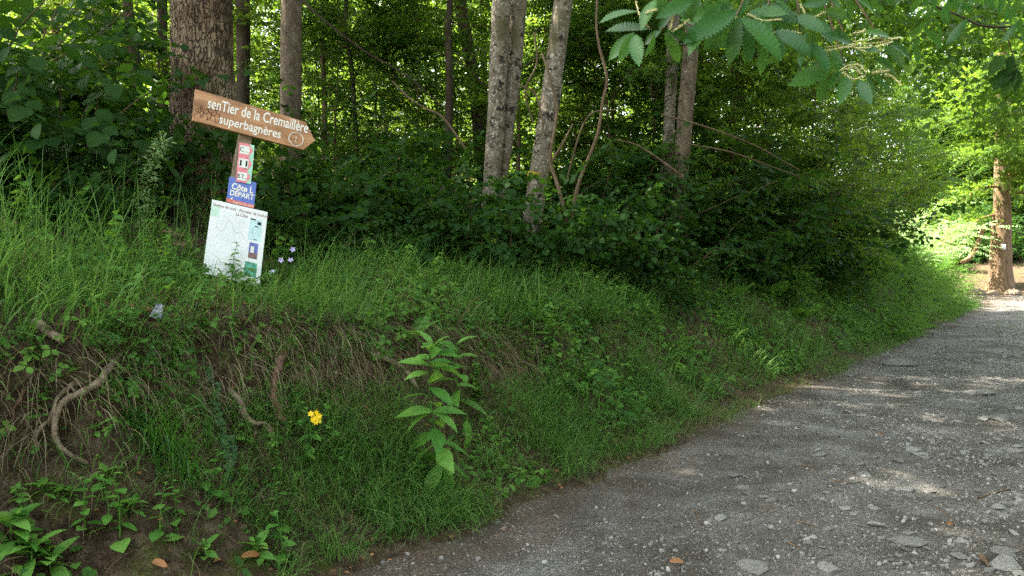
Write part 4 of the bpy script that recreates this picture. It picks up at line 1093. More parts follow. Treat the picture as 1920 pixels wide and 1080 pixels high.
# ------------------------------------------------------------------ low herbs and leaf litter
def cover():
    ch = []
    for (n, t0, t1, s0, s1, tpl, sz, hmax, sd, lo, hi) in [
        (7500, -4, 5, .95, 2.4, L_TRI, (.024, .055), .22, 81, -.03, .10), (3200, -3.2, 2.6, .2, 1.15, L_TRI, (.018, .042), .08, 82, .0, .12),
        (8000, 2.4, 13, .3, 1.5, L_TRI, (.028, .062), .20, 83, -.06, .10), (5500, 3, 14, .4, 2.4, L_LOBED, (.035, .08), .26, 84, -.03, .12),
        (2600, -4, 4, 1.2, 3.0, L_LOBED, (.03, .07), .25, 85, .0, .12), (7000, 10, 28, .0, 2.6, L_LOBED, (.04, .07), .5, 86, -.15, .05),
        (3000, -4, 3, .2, 1.2, L_OVAL, (.025, .065), .08, 87, .02, .14), (3000, 2, 9, 1.8, 5, L_OVAL, (.04, .09), .35, 88, -.02, .1)]:
        t, s, P = scatter(n, t0, t1, s0, s1, lambda t, s: patch(t, s, 1.9, sd, lo, hi)); m = len(t)
        P[:, 2] += .01 + hmax * rng.random(m) ** 1.4
        P[:, :2] += (hmax * .4 * rng.random(m))[:, None] * np.array([.8, -.6])
        az = OUT + rng.normal(0, 1.3, m)
        A = np.stack([np.cos(az), np.sin(az), rng.normal(-.15, .35, m)], -1)
        Nn = np.stack([.35 + rng.normal(0, .35, m), -.35 + rng.normal(0, .35, m), np.ones(m)], -1)
        ch.append(inst(tpl, frames(A, Nn), P, rng.uniform(*sz, m), np.clip(rng.random(m) * .8 + fbm(t * 2, s * 2, 91, 2), 0, 1)))
    tag(build('ground_cover', ch, M_herb), kind='stuff')
    t, s, P = scatter(7000, -4, 12, .05, 4, lambda t, s: .3 + .7 * patch(t, s, 2, 92)); m = len(t); P[:, 2] += .012
    A = np.c_[rng.normal(0, 1, (m, 2)), rng.normal(0, .2, m)]; Nn = np.c_[rng.normal(.3, .4, m), rng.normal(-.3, .4, m), np.ones(m)]
    tag(build('leaf_litter', [inst(L_OVAL, frames(A, Nn), P, rng.uniform(.012, .04, m))], M_dead), kind='stuff')
cover()

# ------------------------------------------------------------------ gravel
def stone_tpl(seed, flat=.45, sub=1):
    import bmesh
    bm = bmesh.new(); bmesh.ops.create_icosphere(bm, subdivisions=sub, radius=1)
    v = np.array([x.co[:] for x in bm.verts]); f = np.array([[q.index for q in p.verts] for p in bm.faces]); bm.free()
    r = np.random.default_rng(seed)
    for k in range(7):                                       # chip flat facets off
        d = norm(r.normal(0, 1, 3)); lim = r.uniform(.45, .8); e = v @ d
        v = v - np.maximum(e - lim, 0)[:, None] * d * .95
    v = v * np.array([1, r.uniform(.55, .9), flat * r.uniform(.7, 1.2)]) 
    return v, f
def rotz(a, tilt=.25):
    n = len(a)
    x = np.stack([np.cos(a), np.sin(a), rng.normal(0, tilt, n)], -1); nn = np.stack([rng.normal(0, tilt, n), rng.normal(0, tilt, n), np.ones(n)], -1)
    x = norm(x); z = norm(nn - x * (x * nn).sum(-1, keepdims=True)); y = np.cross(z, x)
    return np.stack([x, y, z], -1)
def gravel():
    ch = []
    for k, (n, t0, t1, lo, hi) in enumerate([(42000, -2.5, 4, .0025, .007), (20000, -2.5, 6, .005, .013), (9500, -2.5, 10, .009, .028), (16000, 4, 16, .007, .022), (6000, 10, 30, .012, .04)]):
        for q in range(2):
            m = n // 2
            t = rng.uniform(t0, t1, m); s = rng.uniform(-3.3, .3, m)
            kp = rng.random(m) < (.25 + .75 * sstep(-.04, .14, fbm(t * 1.3, s * 2.2, 101, 3))) * (.35 + .65 * sstep(-.4, -2.0, s) + .4 * sstep(4, 9, t))
            t, s = t[kp], s[kp]; m = len(t)
            x, y = xy(t, s + edge(t)); sz = rng.uniform(0, 1, m) ** 2.2 * (hi - lo) + lo
            z = path_z(x, y) + sz * .15
            ch.append(inst(stone_tpl(110 + k * 2 + q, .55), rotz(rng.uniform(0, 6.28, m), .3), np.stack([x, y, z], -1), sz, np.clip(rng.normal(.40, .30, m), 0, 1)))
    o = build('gravel', ch, M_stone, smooth=False); tag(o, kind='stuff')
gravel()

def clods():
    ch = []
    for q, (n, t0, t1, s0, s1, lo, hi) in enumerate([(5200, -4, 3, .3, 1.15, .004, .016), (1400, -4, 5, .2, 1.15, .012, .03), (2500, 0, 9, -.05, .5, .004, .012)]):
        t, s, P = scatter(n, t0, t1, s0, s1, lambda t, s: .2 + .8 * patch(t, s, 2.0, 120 + q)); m = len(t)
        sz = rng.uniform(0, 1, m) ** 2 * (hi - lo) + lo
        ch.append(inst(stone_tpl(130 + q, .75), rotz(rng.uniform(0, 6.28, m), .5), P + np.array([0, 0, .012]), sz, rng.random(m)))
    tag(build('soil_crumbs', ch, M_soil, smooth=False), kind='stuff')
clods()

# larger flat stones on the track
st_mesh = []
for k in range(5):
    tv, tf = stone_tpl(140 + k, .34, 2)
    o = build('flat_stone', [(tv, tf, [.2, .3, .4, .5, .62][k])], M_stone, smooth=False); st_mesh.append(o.data); bpy.data.objects.remove(o)
def stone(px, py, wpx, k, label, group=None, name='flat_stone'):
    p = hit(px, py)
    for _ in range(6):
        z = float(path_z(p[0], p[1])); d = ray(px, py); kk = (z - 1.6) / d[2]; p = np.array([0, 0, 1.6]) + d * kk
    r = wpx / F * p[1] / 2
    o = bpy.data.objects.new(name, st_mesh[k]); C.objects.link(o)
    o.location = (p[0], p[1], p[2] + r * .10); o.rotation_euler = (rng.normal(0, .08), rng.normal(0, .08), rng.random() * 6.28); o.scale = (r * 1.1, r * 1.1, r * .9)
    return tag(o, label, 'stone', group)
for px, py, wd, k, lb in [(1646, 985, 42, 4, 'pale rounded stone lying on the bare track, lower right'), (1706, 1018, 66, 2, 'wide flat grey slab sunk in the track, lower right'),
                          (1884, 1060, 80, 3, 'bluish slab, largest stone of the bottom right corner'), (1886, 1040, 60, 1, 'dark slab behind the bluish slab in the corner'),
                          (1352, 972, 34, 4, 'small pale flat stone beside a dark twig'), (1872, 787, 56, 1, 'broad grey stone with a paler stone at its left'),
                          (1850, 784, 24, 4, 'pale stone touching the broad grey stone'), (1592, 773, 20, 4, 'small white stone near the bank foot at the bend'),
                          (1692, 686, 70, 1, 'half buried grey rock at the bank foot'), (1836, 738, 60, 2, 'low grey stone in the right wheel track'),
                          (1412, 1066, 60, 2, 'worn flat slab at the lower edge of the picture'), (1555, 1068, 50, 3, 'pale flat slab at the lower edge'), (1700, 920, 40, 3, 'grey flat stone near a sun fleck'),
                          (1242, 854, 22, 0, 'small brown clod beside the grassy verge'), (1800, 1044, 40, 2, 'angular stone left of the corner slabs'), (1640, 955, 30, 3, 'small grey stone behind the pale rounded stone')]:
    stone(px, py, wd, k, lb)
r_ = np.random.default_rng(8)
for i in range(190):
    px = 1920 - 640 * r_.random() ** 1.5; py = 1078 - 330 * r_.random() ** 1.3
    if py < 1080 - (px - 760) * .47 + 20: continue
    stone(px, py, 8 + 26 * r_.random() ** 2, int(r_.integers(0, 5)), 'small angular grey stone loose on the gravel track', 'loose stones on the track')

# ------------------------------------------------------------------ twigs and dead leaves
def on_ground(px, py):
    p = hit(px, py)
    t, s = ts(p[0], p[1])
    if s - edge(np.array(t)) < .25:
        for _ in range(6):
            z = float(path_z(p[0], p[1])); d = ray(px, py); p = np.array([0, 0, 1.6]) + d * ((z - 1.6) / d[2])
    return p
def twig(pxs, wpx, label, name='fallen_twig', mat=M_twig, lift=.6, cat='twig', lump=.1, taper=.45, n=18):
    P = np.array([on_ground(*p) for p in pxs]); r = wpx / F * P[0][1] / 2
    toc = norm(np.array([0, 0, 1.6]) - P) * r * lift + np.array([0, 0, r * .4])
    b = P[0].copy(); k = np.linspace(0, 1, n)
    rad = np.linspace(r, r * taper, n)
    if cat == 'root':
        n = n * 2; k = np.linspace(0, 1, n); Q = curve(P - b, n); up = curve(toc, n)
        Q = Q + up * np.clip(np.sin(np.pi * np.clip(k, .02, .98)) * 4.5 - .7, -.5, 1)[:, None]
        Q = Q + r * .9 * np.stack([vnoise(k * 9, k * 0 + i, 41 + int(pxs[0][0])) - .5 for i in range(3)], -1)
        rad = np.linspace(r, r * taper, n) * (.8 + .5 * vnoise(k * 7, k * 0, 44 + int(pxs[0][0]))); lump = .3
    else:
        Q = curve(P + toc - b, n)
    o = build(name, tube(Q, rad, 8, lump=lump, seed=int(pxs[0][0])), mat)
    o.location = tuple(b); return tag(o, label, cat)
twig([(1304, 958), (1316, 984)], 5, 'short dark twig beside the small pale stone'); twig([(1835, 935), (1862, 926), (1895, 917)], 5, 'curved grey twig at the right side of the track')
twig([(1555, 900), (1590, 906), (1615, 904)], 4, 'thin twig near the middle of the track'); twig([(1492, 976), (1535, 990)], 3, 'thin straight dark twig on bare grey track')
twig([(1500, 870), (1530, 880)], 3, 'tiny dark twig on the middle of the track'); twig([(1840, 1045), (1856, 1066)], 12, 'stubby brown stick among the corner slabs')
twig([(1750, 948), (1785, 972)], 3, 'thin dark twig left of the curved grey twig'); twig([(1015, 908), (1060, 924)], 4, 'dry pale twig lying at the verge edge')
twig([(1478, 1018), (1500, 1028)], 4, 'short brown twig near the lower edge of the track')
# exposed roots on the soil face
twig([(228, 655), (205, 692), (182, 720), (140, 742), (112, 766), (102, 796), (107, 826), (128, 858), (180, 872)], 13, 'long pale root curving down the bare soil at the far left', 'exposed_root', M_root, 3.4, 'root', .18, .6, 60)
twig([(158, 716), (128, 728), (110, 750), (98, 782), (76, 806), (68, 832)], 11, 'thinner root crossing behind the long curved root', 'exposed_root', M_root, 2.8, 'root', .18, .5, 40)
twig([(424, 716), (446, 752), (468, 790), (488, 796), (508, 808), (516, 822)], 13, 'knobbly pale root slanting down in the middle of the bank', 'exposed_root', M_root, 3.4, 'root', .18, .5, 40)
twig([(470, 792), (478, 806), (476, 820)], 8, 'short stub hanging below the knobbly root', 'exposed_root', M_root, 1.0, 'root', .15, .5, 12)
twig([(540, 654), (518, 700), (514, 742), (524, 778), (540, 798)], 16, 'dark reddish root beside the knobbly pale root', 'exposed_root', M_redroot, 2.8, 'root', .2, .6, 30)
twig([(694, 662), (722, 674), (750, 690), (768, 708), (782, 734)], 13, 'thick short root poking out left of the tall weed', 'exposed_root', M_root, 3.4, 'root', .15, .7, 24)
twig([(66, 606), (92, 626), (118, 642)], 18, 'broken pale branch stub sticking out under the grass lip', 'branch_stub', M_root, 2.6, 'branch', .15, .8, 16)
twig([(50, 730), (30, 760), (24, 790)], 8, 'short root hanging in the soil hollow at the left border', 'exposed_root', M_redroot, 1.0, 'root', .2, .5, 16)

def dead_leaf(px, py, wpx, label, rn, az=None):
    p = on_ground(px, py); s = wpx / F * p[1] * .85
    az = rng.random() * 6.28 if az is None else az
    A = np.array([[math.cos(az), math.sin(az), .12]]); Nn = norm(np.array([[.25, -.45, .85]]) + rng.normal(0, .15, (1, 3)))
    v, f, r, _ = inst(leaf_shape([(0, .02), (.15, .12), (.4, .21), (.65, .19), (.85, .10), (1, .0)], .7, .35, .05), frames(A, Nn), np.zeros((1, 3)), np.array([s]), np.array([rn]))
    o = build('dead_leaf', [(v, f, r)], M_dead); o.location = (p[0], p[1], p[2] + .02); return tag(o, label, 'leaf')
for a in [(1255, 1060, 34, 'curled orange leaf on the track at the lower edge', .8, 0), (1775, 990, 30, 'brown curled leaf at the right of the track', .3, .5), (222, 1036, 34, 'brown leaf under the big green leaf at lower left', .4, 1.2),
          (452, 1052, 44, 'brown pointed leaf lying in the grass at the bottom', .5, .4), (286, 1062, 44, 'rusty leaf at the lower edge below the rosette', .6, -.5), (400, 1062, 26, 'small pale brown leaf between the grass stalks', .4, 1.0),
          (1645, 816, 16, 'tiny red brown leaf on the track', .2, .0), (436, 940, 22, 'small reddish leaf standing in the grass', .3, 1.4), (940, 998, 12, 'tiny reddish leaf chip on the track edge', .5, .2)]:
    dead_leaf(*a)
# litter
def wrapper():
    p = on_ground(312, 600); r = np.random.default_rng(4); n = 9
    X, Y = np.meshgrid(np.linspace(-.5, .5, n), np.linspace(-.5, .5, n), indexing='ij')
    Z = r.normal(0, .09, X.shape) + .25 * X * X
    i = np.arange(n - 1)[:, None] * n; j = np.arange(n - 1)[None]
    f = np.stack([i + j, i + n + j, i + n + j + 1, i + j + 1], -1).reshape(-1, 4)
    ax_ = frames(np.array([[.35, .1, .93]]), np.array([[.5, -.8, .3]]))[0]
    v = np.stack([X * .045 * (1 - .5 * Y), Y * .075, Z * .10], -1).reshape(-1, 3) @ ax_.T
    o = build('crumpled_wrapper', [(v, f)], plain('crinkled_foil', (.40, .44, .54), .35, .5, var=.3, scale=60)); o.location = (p[0] + .03, p[1] - .17, p[2] + .06)
    tag(o, 'crumpled silvery blue wrapper caught in the grass of the bank', 'litter')
    dl = dead_leaf(296, 606, 46, 'orange dry leaf leaning on the crumpled wrapper', .9, 1.2); dl.location.y -= .20; dl.location.z += .06
wrapper()
p = on_ground(152, 498)
o = build('bank_stone', [(stone_tpl(171, .8, 2)[0] * .032, stone_tpl(171, .8, 2)[1], .8)], M_root, smooth=False); o.location = (p[0], p[1] - .03, p[2] + .02)
tag(o, 'small pinkish stone sitting in the long grass at the left', 'stone')

# ------------------------------------------------------------------ single plants on the bank
def weed(name, label, base, stem_pts, leaves, mat, cat='plant', tpl=L_LANCE, group=None, stem_r=.005, flower=None, smat=None):
    """leaves: (height fraction, azimuth, length, pitch)"""
    t = thing(name, label, cat, tuple(base), 0, group)
    P = curve(stem_pts, 24)
    build('stem', tube(P, np.linspace(stem_r, stem_r * .4, 24), 6), smat or M_herb, t)
    hs = np.array([l[0] for l in leaves]); idx = np.clip((hs * 23).astype(int), 0, 23)
    az = np.array([l[1] for l in leaves]); pit = np.array([l[3] for l in leaves])
    A = np.stack([np.cos(az) * np.cos(pit), np.sin(az) * np.cos(pit), np.sin(pit)], -1)
    Nn = np.stack([-np.cos(az) * np.sin(pit), -np.sin(az) * np.sin(pit), np.cos(pit)], -1) + rng.normal(0, .38, (len(leaves), 3)) + np.array([0, -.15, 0])
    build('leaves', [inst(tpl, frames(A, Nn), P[idx], np.array([l[2] for l in leaves]))], mat, t)
    return t, P
# the tall broad-leaved weed in the middle foreground
b = on_ground(838, 925); b = np.array([b[0], b[1], b[2]])
top = [at(*q, b[1] - .02) - b for q in ((828, 860), (815, 800), (805, 730), (806, 670), (812, 645))]
r_ = np.random.default_rng(21)
lv = []
for i in range(24):
    hfr = .10 + .88 * i / 23; lv.append((hfr, i * 2.2 + r_.normal(0, .3), (.29 - .15 * hfr) * r_.uniform(.85, 1.1), (-.75 + 1.3 * hfr) + r_.normal(0, .2)))
lv += [(.2, -1.9, .27, -1.0), (.22, -1.2, .29, -1.25), (.25, -.4, .26, -1.1), (.34, -2.8, .27, -.5), (.5, 3.0, .24, .1), (.5, .1, .2, .2), (.95, -.5, .14, .9), (.97, 2.6, .14, 1.0), (.75, 3.3, .18, .4), (.72, -.3, .18, .5), (.85, -1.4, .16, .3)]
weed('broadleaf_weed', 'tall bright green weed with long toothed leaves growing at the bank foot', b, [np.zeros(3)] + top, lv, M_weed)
p2 = on_ground(858, 760); tp = [at(*q, p2[1] - .1) - p2 for q in ((856, 720), (852, 680), (858, 640))]
lv = [(.1 + .88 * i / 11, i * 2.3, .2 * (1.2 - .5 * i / 11), -.2 + .08 * i) for i in range(12)]
weed('broadleaf_weed', 'second weed stem with narrow leaves right behind the tall weed', p2, [np.zeros(3)] + tp, lv, M_weed)
p2 = on_ground(868, 800)
weed('broadleaf_weed', 'single long leaf hanging down right of the tall weed', p2, [np.zeros(3), np.array([.03, -.10, .08]), np.array([.04, -.16, .07])], [(1, -.9, .22, -1.35), (.8, -1.9, .1, -.9)], M_weed)

# fern fronds
def frond_mesh(L, n=20, w=.32, droop=.5):
    u = np.linspace(.08, 1, n); P = np.stack([0 * u, u * L, L * (.35 * u - droop * u * u)], -1)
    tubes = tube(np.concatenate([[[0, 0, 0]], P]), np.linspace(.0025, .0006, n + 1), 4)
    wl = L * w * np.sin(np.pi * (u ** .7) * .93 + .15) 
    A = []; PP = []; S = []
    for sd in (1, -1):
        A.append(np.stack([sd * np.ones(n), .35 * np.ones(n), -.15 * np.ones(n)], -1)); PP.append(P); S.append(np.maximum(wl, .01))
    pin = leaf_shape(serrate([(0, .05), (.3, .085), (.7, .06), (1, 0)], 8, .35), .1, .15)
    return [inst(pin, frames(np.concatenate(A), np.tile([0, -.2, 1.], (2 * n, 1))), np.concatenate(PP), np.concatenate(S))] + tubes
def fern_proto(nf, L, seed):
    t = thing('fern', '', 'fern'); r = np.random.default_rng(seed)
    for i in range(nf):
        o = build('frond', frond_mesh(L * r.uniform(.7, 1.1)), M_weed if seed == 1 else M_herb, t)
        o.rotation_euler = (R(r.uniform(20, 45)), R(r.normal(0, 8)), i * 6.28 / nf + r.normal(0, .25))
    return t
f1 = fern_proto(4, .17, 1); p = on_ground(778, 640); f1.location = (p[0], p[1] - .05, p[2] + .03); f1.scale = (1.7,) * 3; f1['label'] = 'small bright fern just above the tall weed'
f2 = fern_proto(7, .55, 2); p = on_ground(1440, 560); f2.location = tuple(p); f2['label'] = 'large fern on the shaded slope nearest the bend'; f2['group'] = 'ferns on the slope'
for (px, py, s, lb) in [(1370, 560, .7, 'medium fern on the slope left of the large fern'), (1500, 600, .8, 'fern low on the slope right of the large fern'), (1330, 480, .6, 'small fern high on the slope under the pair of trunks'), (1560, 560, .9, 'fern among brambles at the bend')]:
    p = on_ground(px, py); dup(f2, tuple(p), rng.random() * 6, s, lb, 'ferns on the slope')

# pale flower spike at the left
def spike():
    b = on_ground(285, 480); Y = b[1] - .05
    pts = [np.zeros(3)] + [at(*q, Y) - b for q in ((272, 440), (270, 390), (276, 340), (296, 285), (308, 262))]
    t = thing('flower_spike', 'tall pale green flowering spike rising from the long grass left of the old thick tree', 'plant', tuple(b))
    P = curve(pts, 40); build('stem', tube(P, np.linspace(.006, .002, 40), 6), M_herb, t)
    n = 420; k = (rng.random(n) ** .8 * 36).astype(int) + 3; az = rng.random(n) * 6.28; pit = rng.normal(.25, .5, n)
    A = np.stack([np.cos(az) * np.cos(pit), np.sin(az) * np.cos(pit), np.sin(pit)], -1)
    Nn = np.cross(A, np.cross(np.array([0, 0, 1.]), A)) + rng.normal(0, .4, (n, 3))
    off = rng.uniform(0, .055, n)[:, None] * A
    build('foliage', [inst(L_NARROW, frames(A, Nn), P[np.minimum(k, 39)] + off, rng.uniform(.024, .055, n))], M_pale, t)
spike()

# yellow flower
M_yel = leaf_mat('yellow_petal', [(.75, .50, .01), (.85, .62, .02)], .25, (.9, .7, .05))
def yellow():
    b = on_ground(562, 890); Y = b[1] - .05
    t = thing('yellow_flower', 'yellow flower cluster on a leaning stem at the foot of the bank', 'flower', tuple(b))
    pts = [np.zeros(3), at(572, 850, Y) - b, at(580, 815, Y) - b, at(590, 790, Y) - b]
    P = curve(pts, 16); build('stem', tube(P, np.linspace(.003, .0015, 16), 5), M_herb, t)
    for (px, py) in ((583, 776), (590, 784), (598, 780), (594, 774), (587, 787), (598, 789), (592, 791)):
        c = at(px, py, Y + rng.normal(0, .01)) - b
        az = np.arange(6) * 1.047 + rng.random(); n0 = norm(np.array([.1, -.8, .5]) + rng.normal(0, .3, 3)); e1 = norm(np.cross(n0, [0, 0, 1])); e2 = np.cross(n0, e1)
        A = np.cos(az)[:, None] * e1 + np.sin(az)[:, None] * e2 + n0 * .3
        build('blossom', [inst(L_OVAL, frames(A, np.tile(n0, (6, 1))), np.tile(c, (6, 1)), np.full(6, .018))], M_yel, t)
    n = 10; k = rng.integers(1, 12, n); az = rng.random(n) * 6.28
    A = np.stack([np.cos(az), np.sin(az), rng.normal(.1, .3, n)], -1)
    build('leaves', [inst(L_LANCE, frames(A, np.tile([0, -.2, 1.], (n, 1))), P[k], rng.uniform(.06, .1, n))], M_herb, t)
yellow()

# bellflowers right of the poster
M_bell = leaf_mat('violet_petal', [(.42, .36, .68), (.55, .50, .75)], .35, (.5, .4, .8))
bell_lab = {(549, 468): 'pale violet bellflower, highest of the four by the poster', (527, 488): 'pale violet bellflower midway between poster and highest bloom', (545, 488): 'pale violet bellflower just below the highest one', (511, 510): 'pale violet bellflower, lowest and nearest the poster'}
for (px, py), lb in bell_lab.items():
    c = at(px, py, 5.45); g = float(ground(c[0], c[1] + .1)); b = np.array([c[0] + .02, c[1] + .1, g])
    t = thing('bellflower', lb, 'flower', tuple(b), 0, 'bellflowers beside the poster')
    P = curve([np.zeros(3), np.array([.02, 0, (c[2] - g) * .6]), c - b], 10); build('stem', tube(P, .0013, 5), M_herb, t)
    az = np.arange(5) * 1.257 + rng.random(); n0 = norm(np.array([.1, -.9, .3]) + rng.normal(0, .25, 3)); e1 = norm(np.cross(n0, [0, 0, 1])); e2 = np.cross(n0, e1)
    A = np.cos(az)[:, None] * e1 + np.sin(az)[:, None] * e2 + n0 * .5
    build('petals', [inst(L_OVAL, frames(A, np.tile(n0, (5, 1))), np.tile(c - b, (5, 1)), np.full(5, .022))], M_bell, t)

# the large grass tussock
def tussock(px, py, n, L, label, name='grass_tussock', mat=M_tussock, wd=(.004, .008), spread=.09, azs=2.0):
    b = on_ground(px, py); m = n
    P = rng.normal(0, spread, (m, 3)) * np.array([1, .5, .0]); 
    az = OUT - .5 + rng.normal(0, azs, m)
    P[:, 2] = ground(b[0] + P[:, 0], b[1] + P[:, 1]) - b[2]
    o = build(name, [blades(P, az, np.abs(rng.normal(.25, .2, m)), rng.normal(2.0, .5, m), rng.uniform(.5, 1, m) * L, rng.uniform(*wd, m), 7)], mat)
    o.location = tuple(b); return tag(o, label, 'grass')
tussock(312, 850, 260, .46, 'big glossy green grass tussock arching over the bare soil')
for a in [(620, 1040, 70, .40, 'loose clump of tall thin grass at the lower edge, right of the brown leaf'), (500, 1005, 45, .36, 'sparse tall grass clump left of the brown pointed leaf'), (690, 975, 90, .34, 'fine grass clump near the track edge below the tall weed'),
          (595, 905, 60, .34, 'thin grass clump just under the yellow flower'), (455, 955, 40, .30, 'small grass clump right of the big glossy tussock'), (760, 890, 80, .30, 'fine grass clump touching the left side of the tall weed'), (350, 1025, 30, .22, 'small grass clump on bare soil at the bottom'),
          (930, 880, 90, .28, 'fine grass clump right of the tall weed'), (1010, 840, 80, .26, 'grass clump on the verge right of the tall weed clump'), (150, 880, 26, .2, 'small grass tuft under the long curved root'), (36, 868, 34, .2, 'small grass tuft on bare soil at the left border')]:
    tussock(*a, name='grass_clump', mat=M_grass, wd=(.0028, .006), spread=.07)
tussock(560, 940, 60, .42, 'thin tall grass clump below the yellow flower', wd=(.003, .005), spread=.05, mat=M_grass)
tussock(700, 850, 200, .36, 'dense fine grass clump left of the tall weed', wd=(.0018, .003), spread=.13, mat=M_grass)

# blue green trailing vetch down the middle of the slope
def vetch():
    b = on_ground(425, 905); t = thing('trailing_vetch', 'dark bluish vetch with ladder leaves trailing over the slope', 'plant', tuple(b))
    tubes = []; V = []
    for pxs in ([(425, 900), (430, 860), (415, 800), (398, 720), (390, 690)], [(428, 880), (420, 820), (405, 760), (410, 720)], [(425, 890), (440, 850), (432, 820)]):
        P = np.array([on_ground(*q) for q in pxs]); P = P + norm(np.array([0, 0, 1.6]) - P) * .06 - b
        P = curve(P, 36); tubes += tube(P, .0018, 5)
        tg = norm(np.gradient(P, axis=0))
        for sd in (1, -1):
            A = np.cross(tg, [.3, -.8, .4]) * sd + tg * .3 + rng.normal(0, .15, P.shape)
            V.append(inst(L_OVAL, frames(A, np.tile([.3, -.7, .5], (36, 1)) + rng.normal(0, .3, P.shape)), P, rng.uniform(.012, .026, 36)))
    build('stems', tubes, M_herb, t); build('leaves', V, M_vetch, t)
M_vetch = leaf_mat('vetch_leaf', [(.025, .085, .035), (.035, .11, .045), (.045, .13, .05)], .3, (.1, .25, .08))
vetch()

# repeated small plants
def herb_proto(name, seed, H, nl, L, tpl, mat, pit=(.2, .3)):
    r = np.random.default_rng(seed); t = thing(name, '', 'plant')
    P = curve([(0, 0, -.03), (.02 * H, 0, H * .5), (.10 * H, -.06 * H, H)], 16)
    build('stem', tube(P, np.linspace(.0035, .0012, 16), 5), mat, t)
    u = np.linspace(.08, 1, nl); az = np.arange(nl) * 2.4 + r.normal(0, .3, nl); pi_ = pit[0] + r.normal(0, pit[1], nl)
    A = np.stack([np.cos(az) * np.cos(pi_), np.sin(az) * np.cos(pi_), np.sin(pi_)], -1)
    Nn = np.stack([-np.cos(az) * np.sin(pi_), -np.sin(az) * np.sin(pi_), np.cos(pi_)], -1) + r.normal(0, .2, (nl, 3))
    build('leaves', [inst(tpl, frames(A, Nn), P[(u * 15).astype(int)], L * r.uniform(.6, 1.1, nl) * (1.1 - .55 * u))], mat, t)
    return t
hp = [herb_proto('nettle_plant', 501, .38, 22, .085, L_ROUND, M_herb, (-.1, .25)), herb_proto('rosette_plant', 511, .06, 14, .11, L_LANCE, M_weed, (.35, .3)), herb_proto('leafy_seedling', 521, .22, 12, .085, L_OVAL, M_weed, (.2, .3)),
      herb_proto('bramble_shoot', 531, .32, 20, .055, L_TRI, M_herb, (.1, .4))]
hu = [0] * 4
hl = ['upright nettle with opposite toothed leaves', 'flat rosette of long leaves', 'young leafy seedling', 'short bramble shoot with three part leaves']
def zone(px, py):
    if py < 600 and px < 700: return 'in the grass on the bank top'
    if px < 640: return 'on the bare soil of the near bank'
    if px < 900: return 'around the tall weed'
    if px < 1320: return 'on the lower middle slope'
    return 'on the right slope near the bend'
spots = [(2, 300, 1010, 1.1), (3, 520, 905, .8), (2, 585, 860, 1.3), (0, 610, 840, .4), (2, 640, 900, 1.0), (1, 480, 1045, 1.2), (2, 530, 1060, 1.2), (1, 250, 960, .8), (2, 160, 1000, 1.0), (1, 200, 905, .8), (2, 330, 970, .8), (3, 60, 690, .7), (3, 250, 720, .7), (3, 330, 700, .8), (2, 700, 560, 1.0), (2, 120, 560, .9), (0, 60, 530, .5), (0, 180, 480, .6), (2, 690, 640, .9), (3, 720, 600, 1), (1, 80, 925, .8), (1, 110, 940, .7), (1, 30, 935, .6), (2, 205, 985, 1.0), (2, 225, 1010, 1.3), (1, 60, 1060, 1.6), (1, 20, 1010, 1.6), (0, 50, 1040, .7), (1, 95, 1075, 1.4), (2, 560, 800, 1.0), (2, 440, 815, .9), (2, 460, 830, .8),
         (1, 180, 815, .7), (1, 235, 795, .6), (2, 60, 790, .7), (2, 85, 770, .6), (1, 130, 935, .5), (2, 400, 930, 1.0), (1, 385, 1040, .9), (2, 520, 985, 1.0), (1, 350, 900, .6), (2, 785, 1000, 1.0), (1, 1130, 850, .9), (2, 620, 850, 1.2),
         (3, 385, 660, .9), (3, 470, 600, .9), (3, 520, 640, .9), (3, 560, 600, 1), (3, 600, 660, .9), (3, 650, 700, .8), (3, 440, 640, .8), (3, 500, 720, .8), (3, 540, 700, .7), (0, 250, 560, .5), (0, 350, 560, .6), (3, 330, 520, .8), (0, 410, 545, .6), (3, 620, 570, .8),
         (2, 590, 410, 1.2), (0, 560, 500, .6), (0, 660, 480, .8), (0, 770, 480, .7)]
r_ = np.random.default_rng(34)
for i in range(46):
    px = r_.uniform(0, 900); spots.append((int(r_.choice([0, 0, 2, 3])), px, r_.uniform(455, 575) + .02 * px, r_.uniform(.7, 1.25)))
r_ = np.random.default_rng(33)
for i in range(75):
    px = r_.uniform(880, 1650); lo = 790 - (px - 950) * .17; hi = 600 - (px - 900) * .05
    spots.append((int(r_.choice([0, 2, 3, 3, 0])), px, r_.uniform(hi, lo), r_.uniform(.6, 1.1)))
for (k, px, py, s) in spots:
    p = on_ground(px, py)
    lb = hl[k] + ' ' + zone(px, py)
    put(hp, hu, k, p[0], p[1], s, lb, hl[k] + ' ' + zone(px, py))

# ------------------------------------------------------------------ liana stems and dead branches among the trees
def liana(pxs, Y, w, name, label, mat, n=50, cat='vine'):
    P = [at(px, py, Y + dy) for px, py, dy in pxs]
    P = curve(P, n); b = P[0].copy(); g = float(ground(b[0], b[1]))
    r = np.interp(np.linspace(0, 1, n), [0, 1], w) / F * Y / 2
    o = build(name, tube(P - b, r, 7, lump=.12, seed=3), mat); o.location = tuple(b)
    return tag(o, label, cat)
liana([(1062, 470, 0), (1064, 420, 0), (1046, 350, -.02), (1032, 300, .0), (1040, 240, -.05), (1044, 195, -.05), (1028, 135, -.1), (1016, 100, 0)], 8.9, (8, 4), 'hanging_vine', 'reddish twisted vine climbing close to the blazed trunk', M_twig)
liana([(1068, 440, 0), (1072, 400, 0), (1086, 340, 0), (1106, 290, 0), (1122, 245, 0), (1130, 190, 0), (1138, 145, 0), (1124, 90, 0), (1118, 40, 0), (1122, -30, 0)], 8.8, (7, 4), 'hanging_vine', 'long bare vine hanging right of the blazed trunk, bowed outward', M_twig)
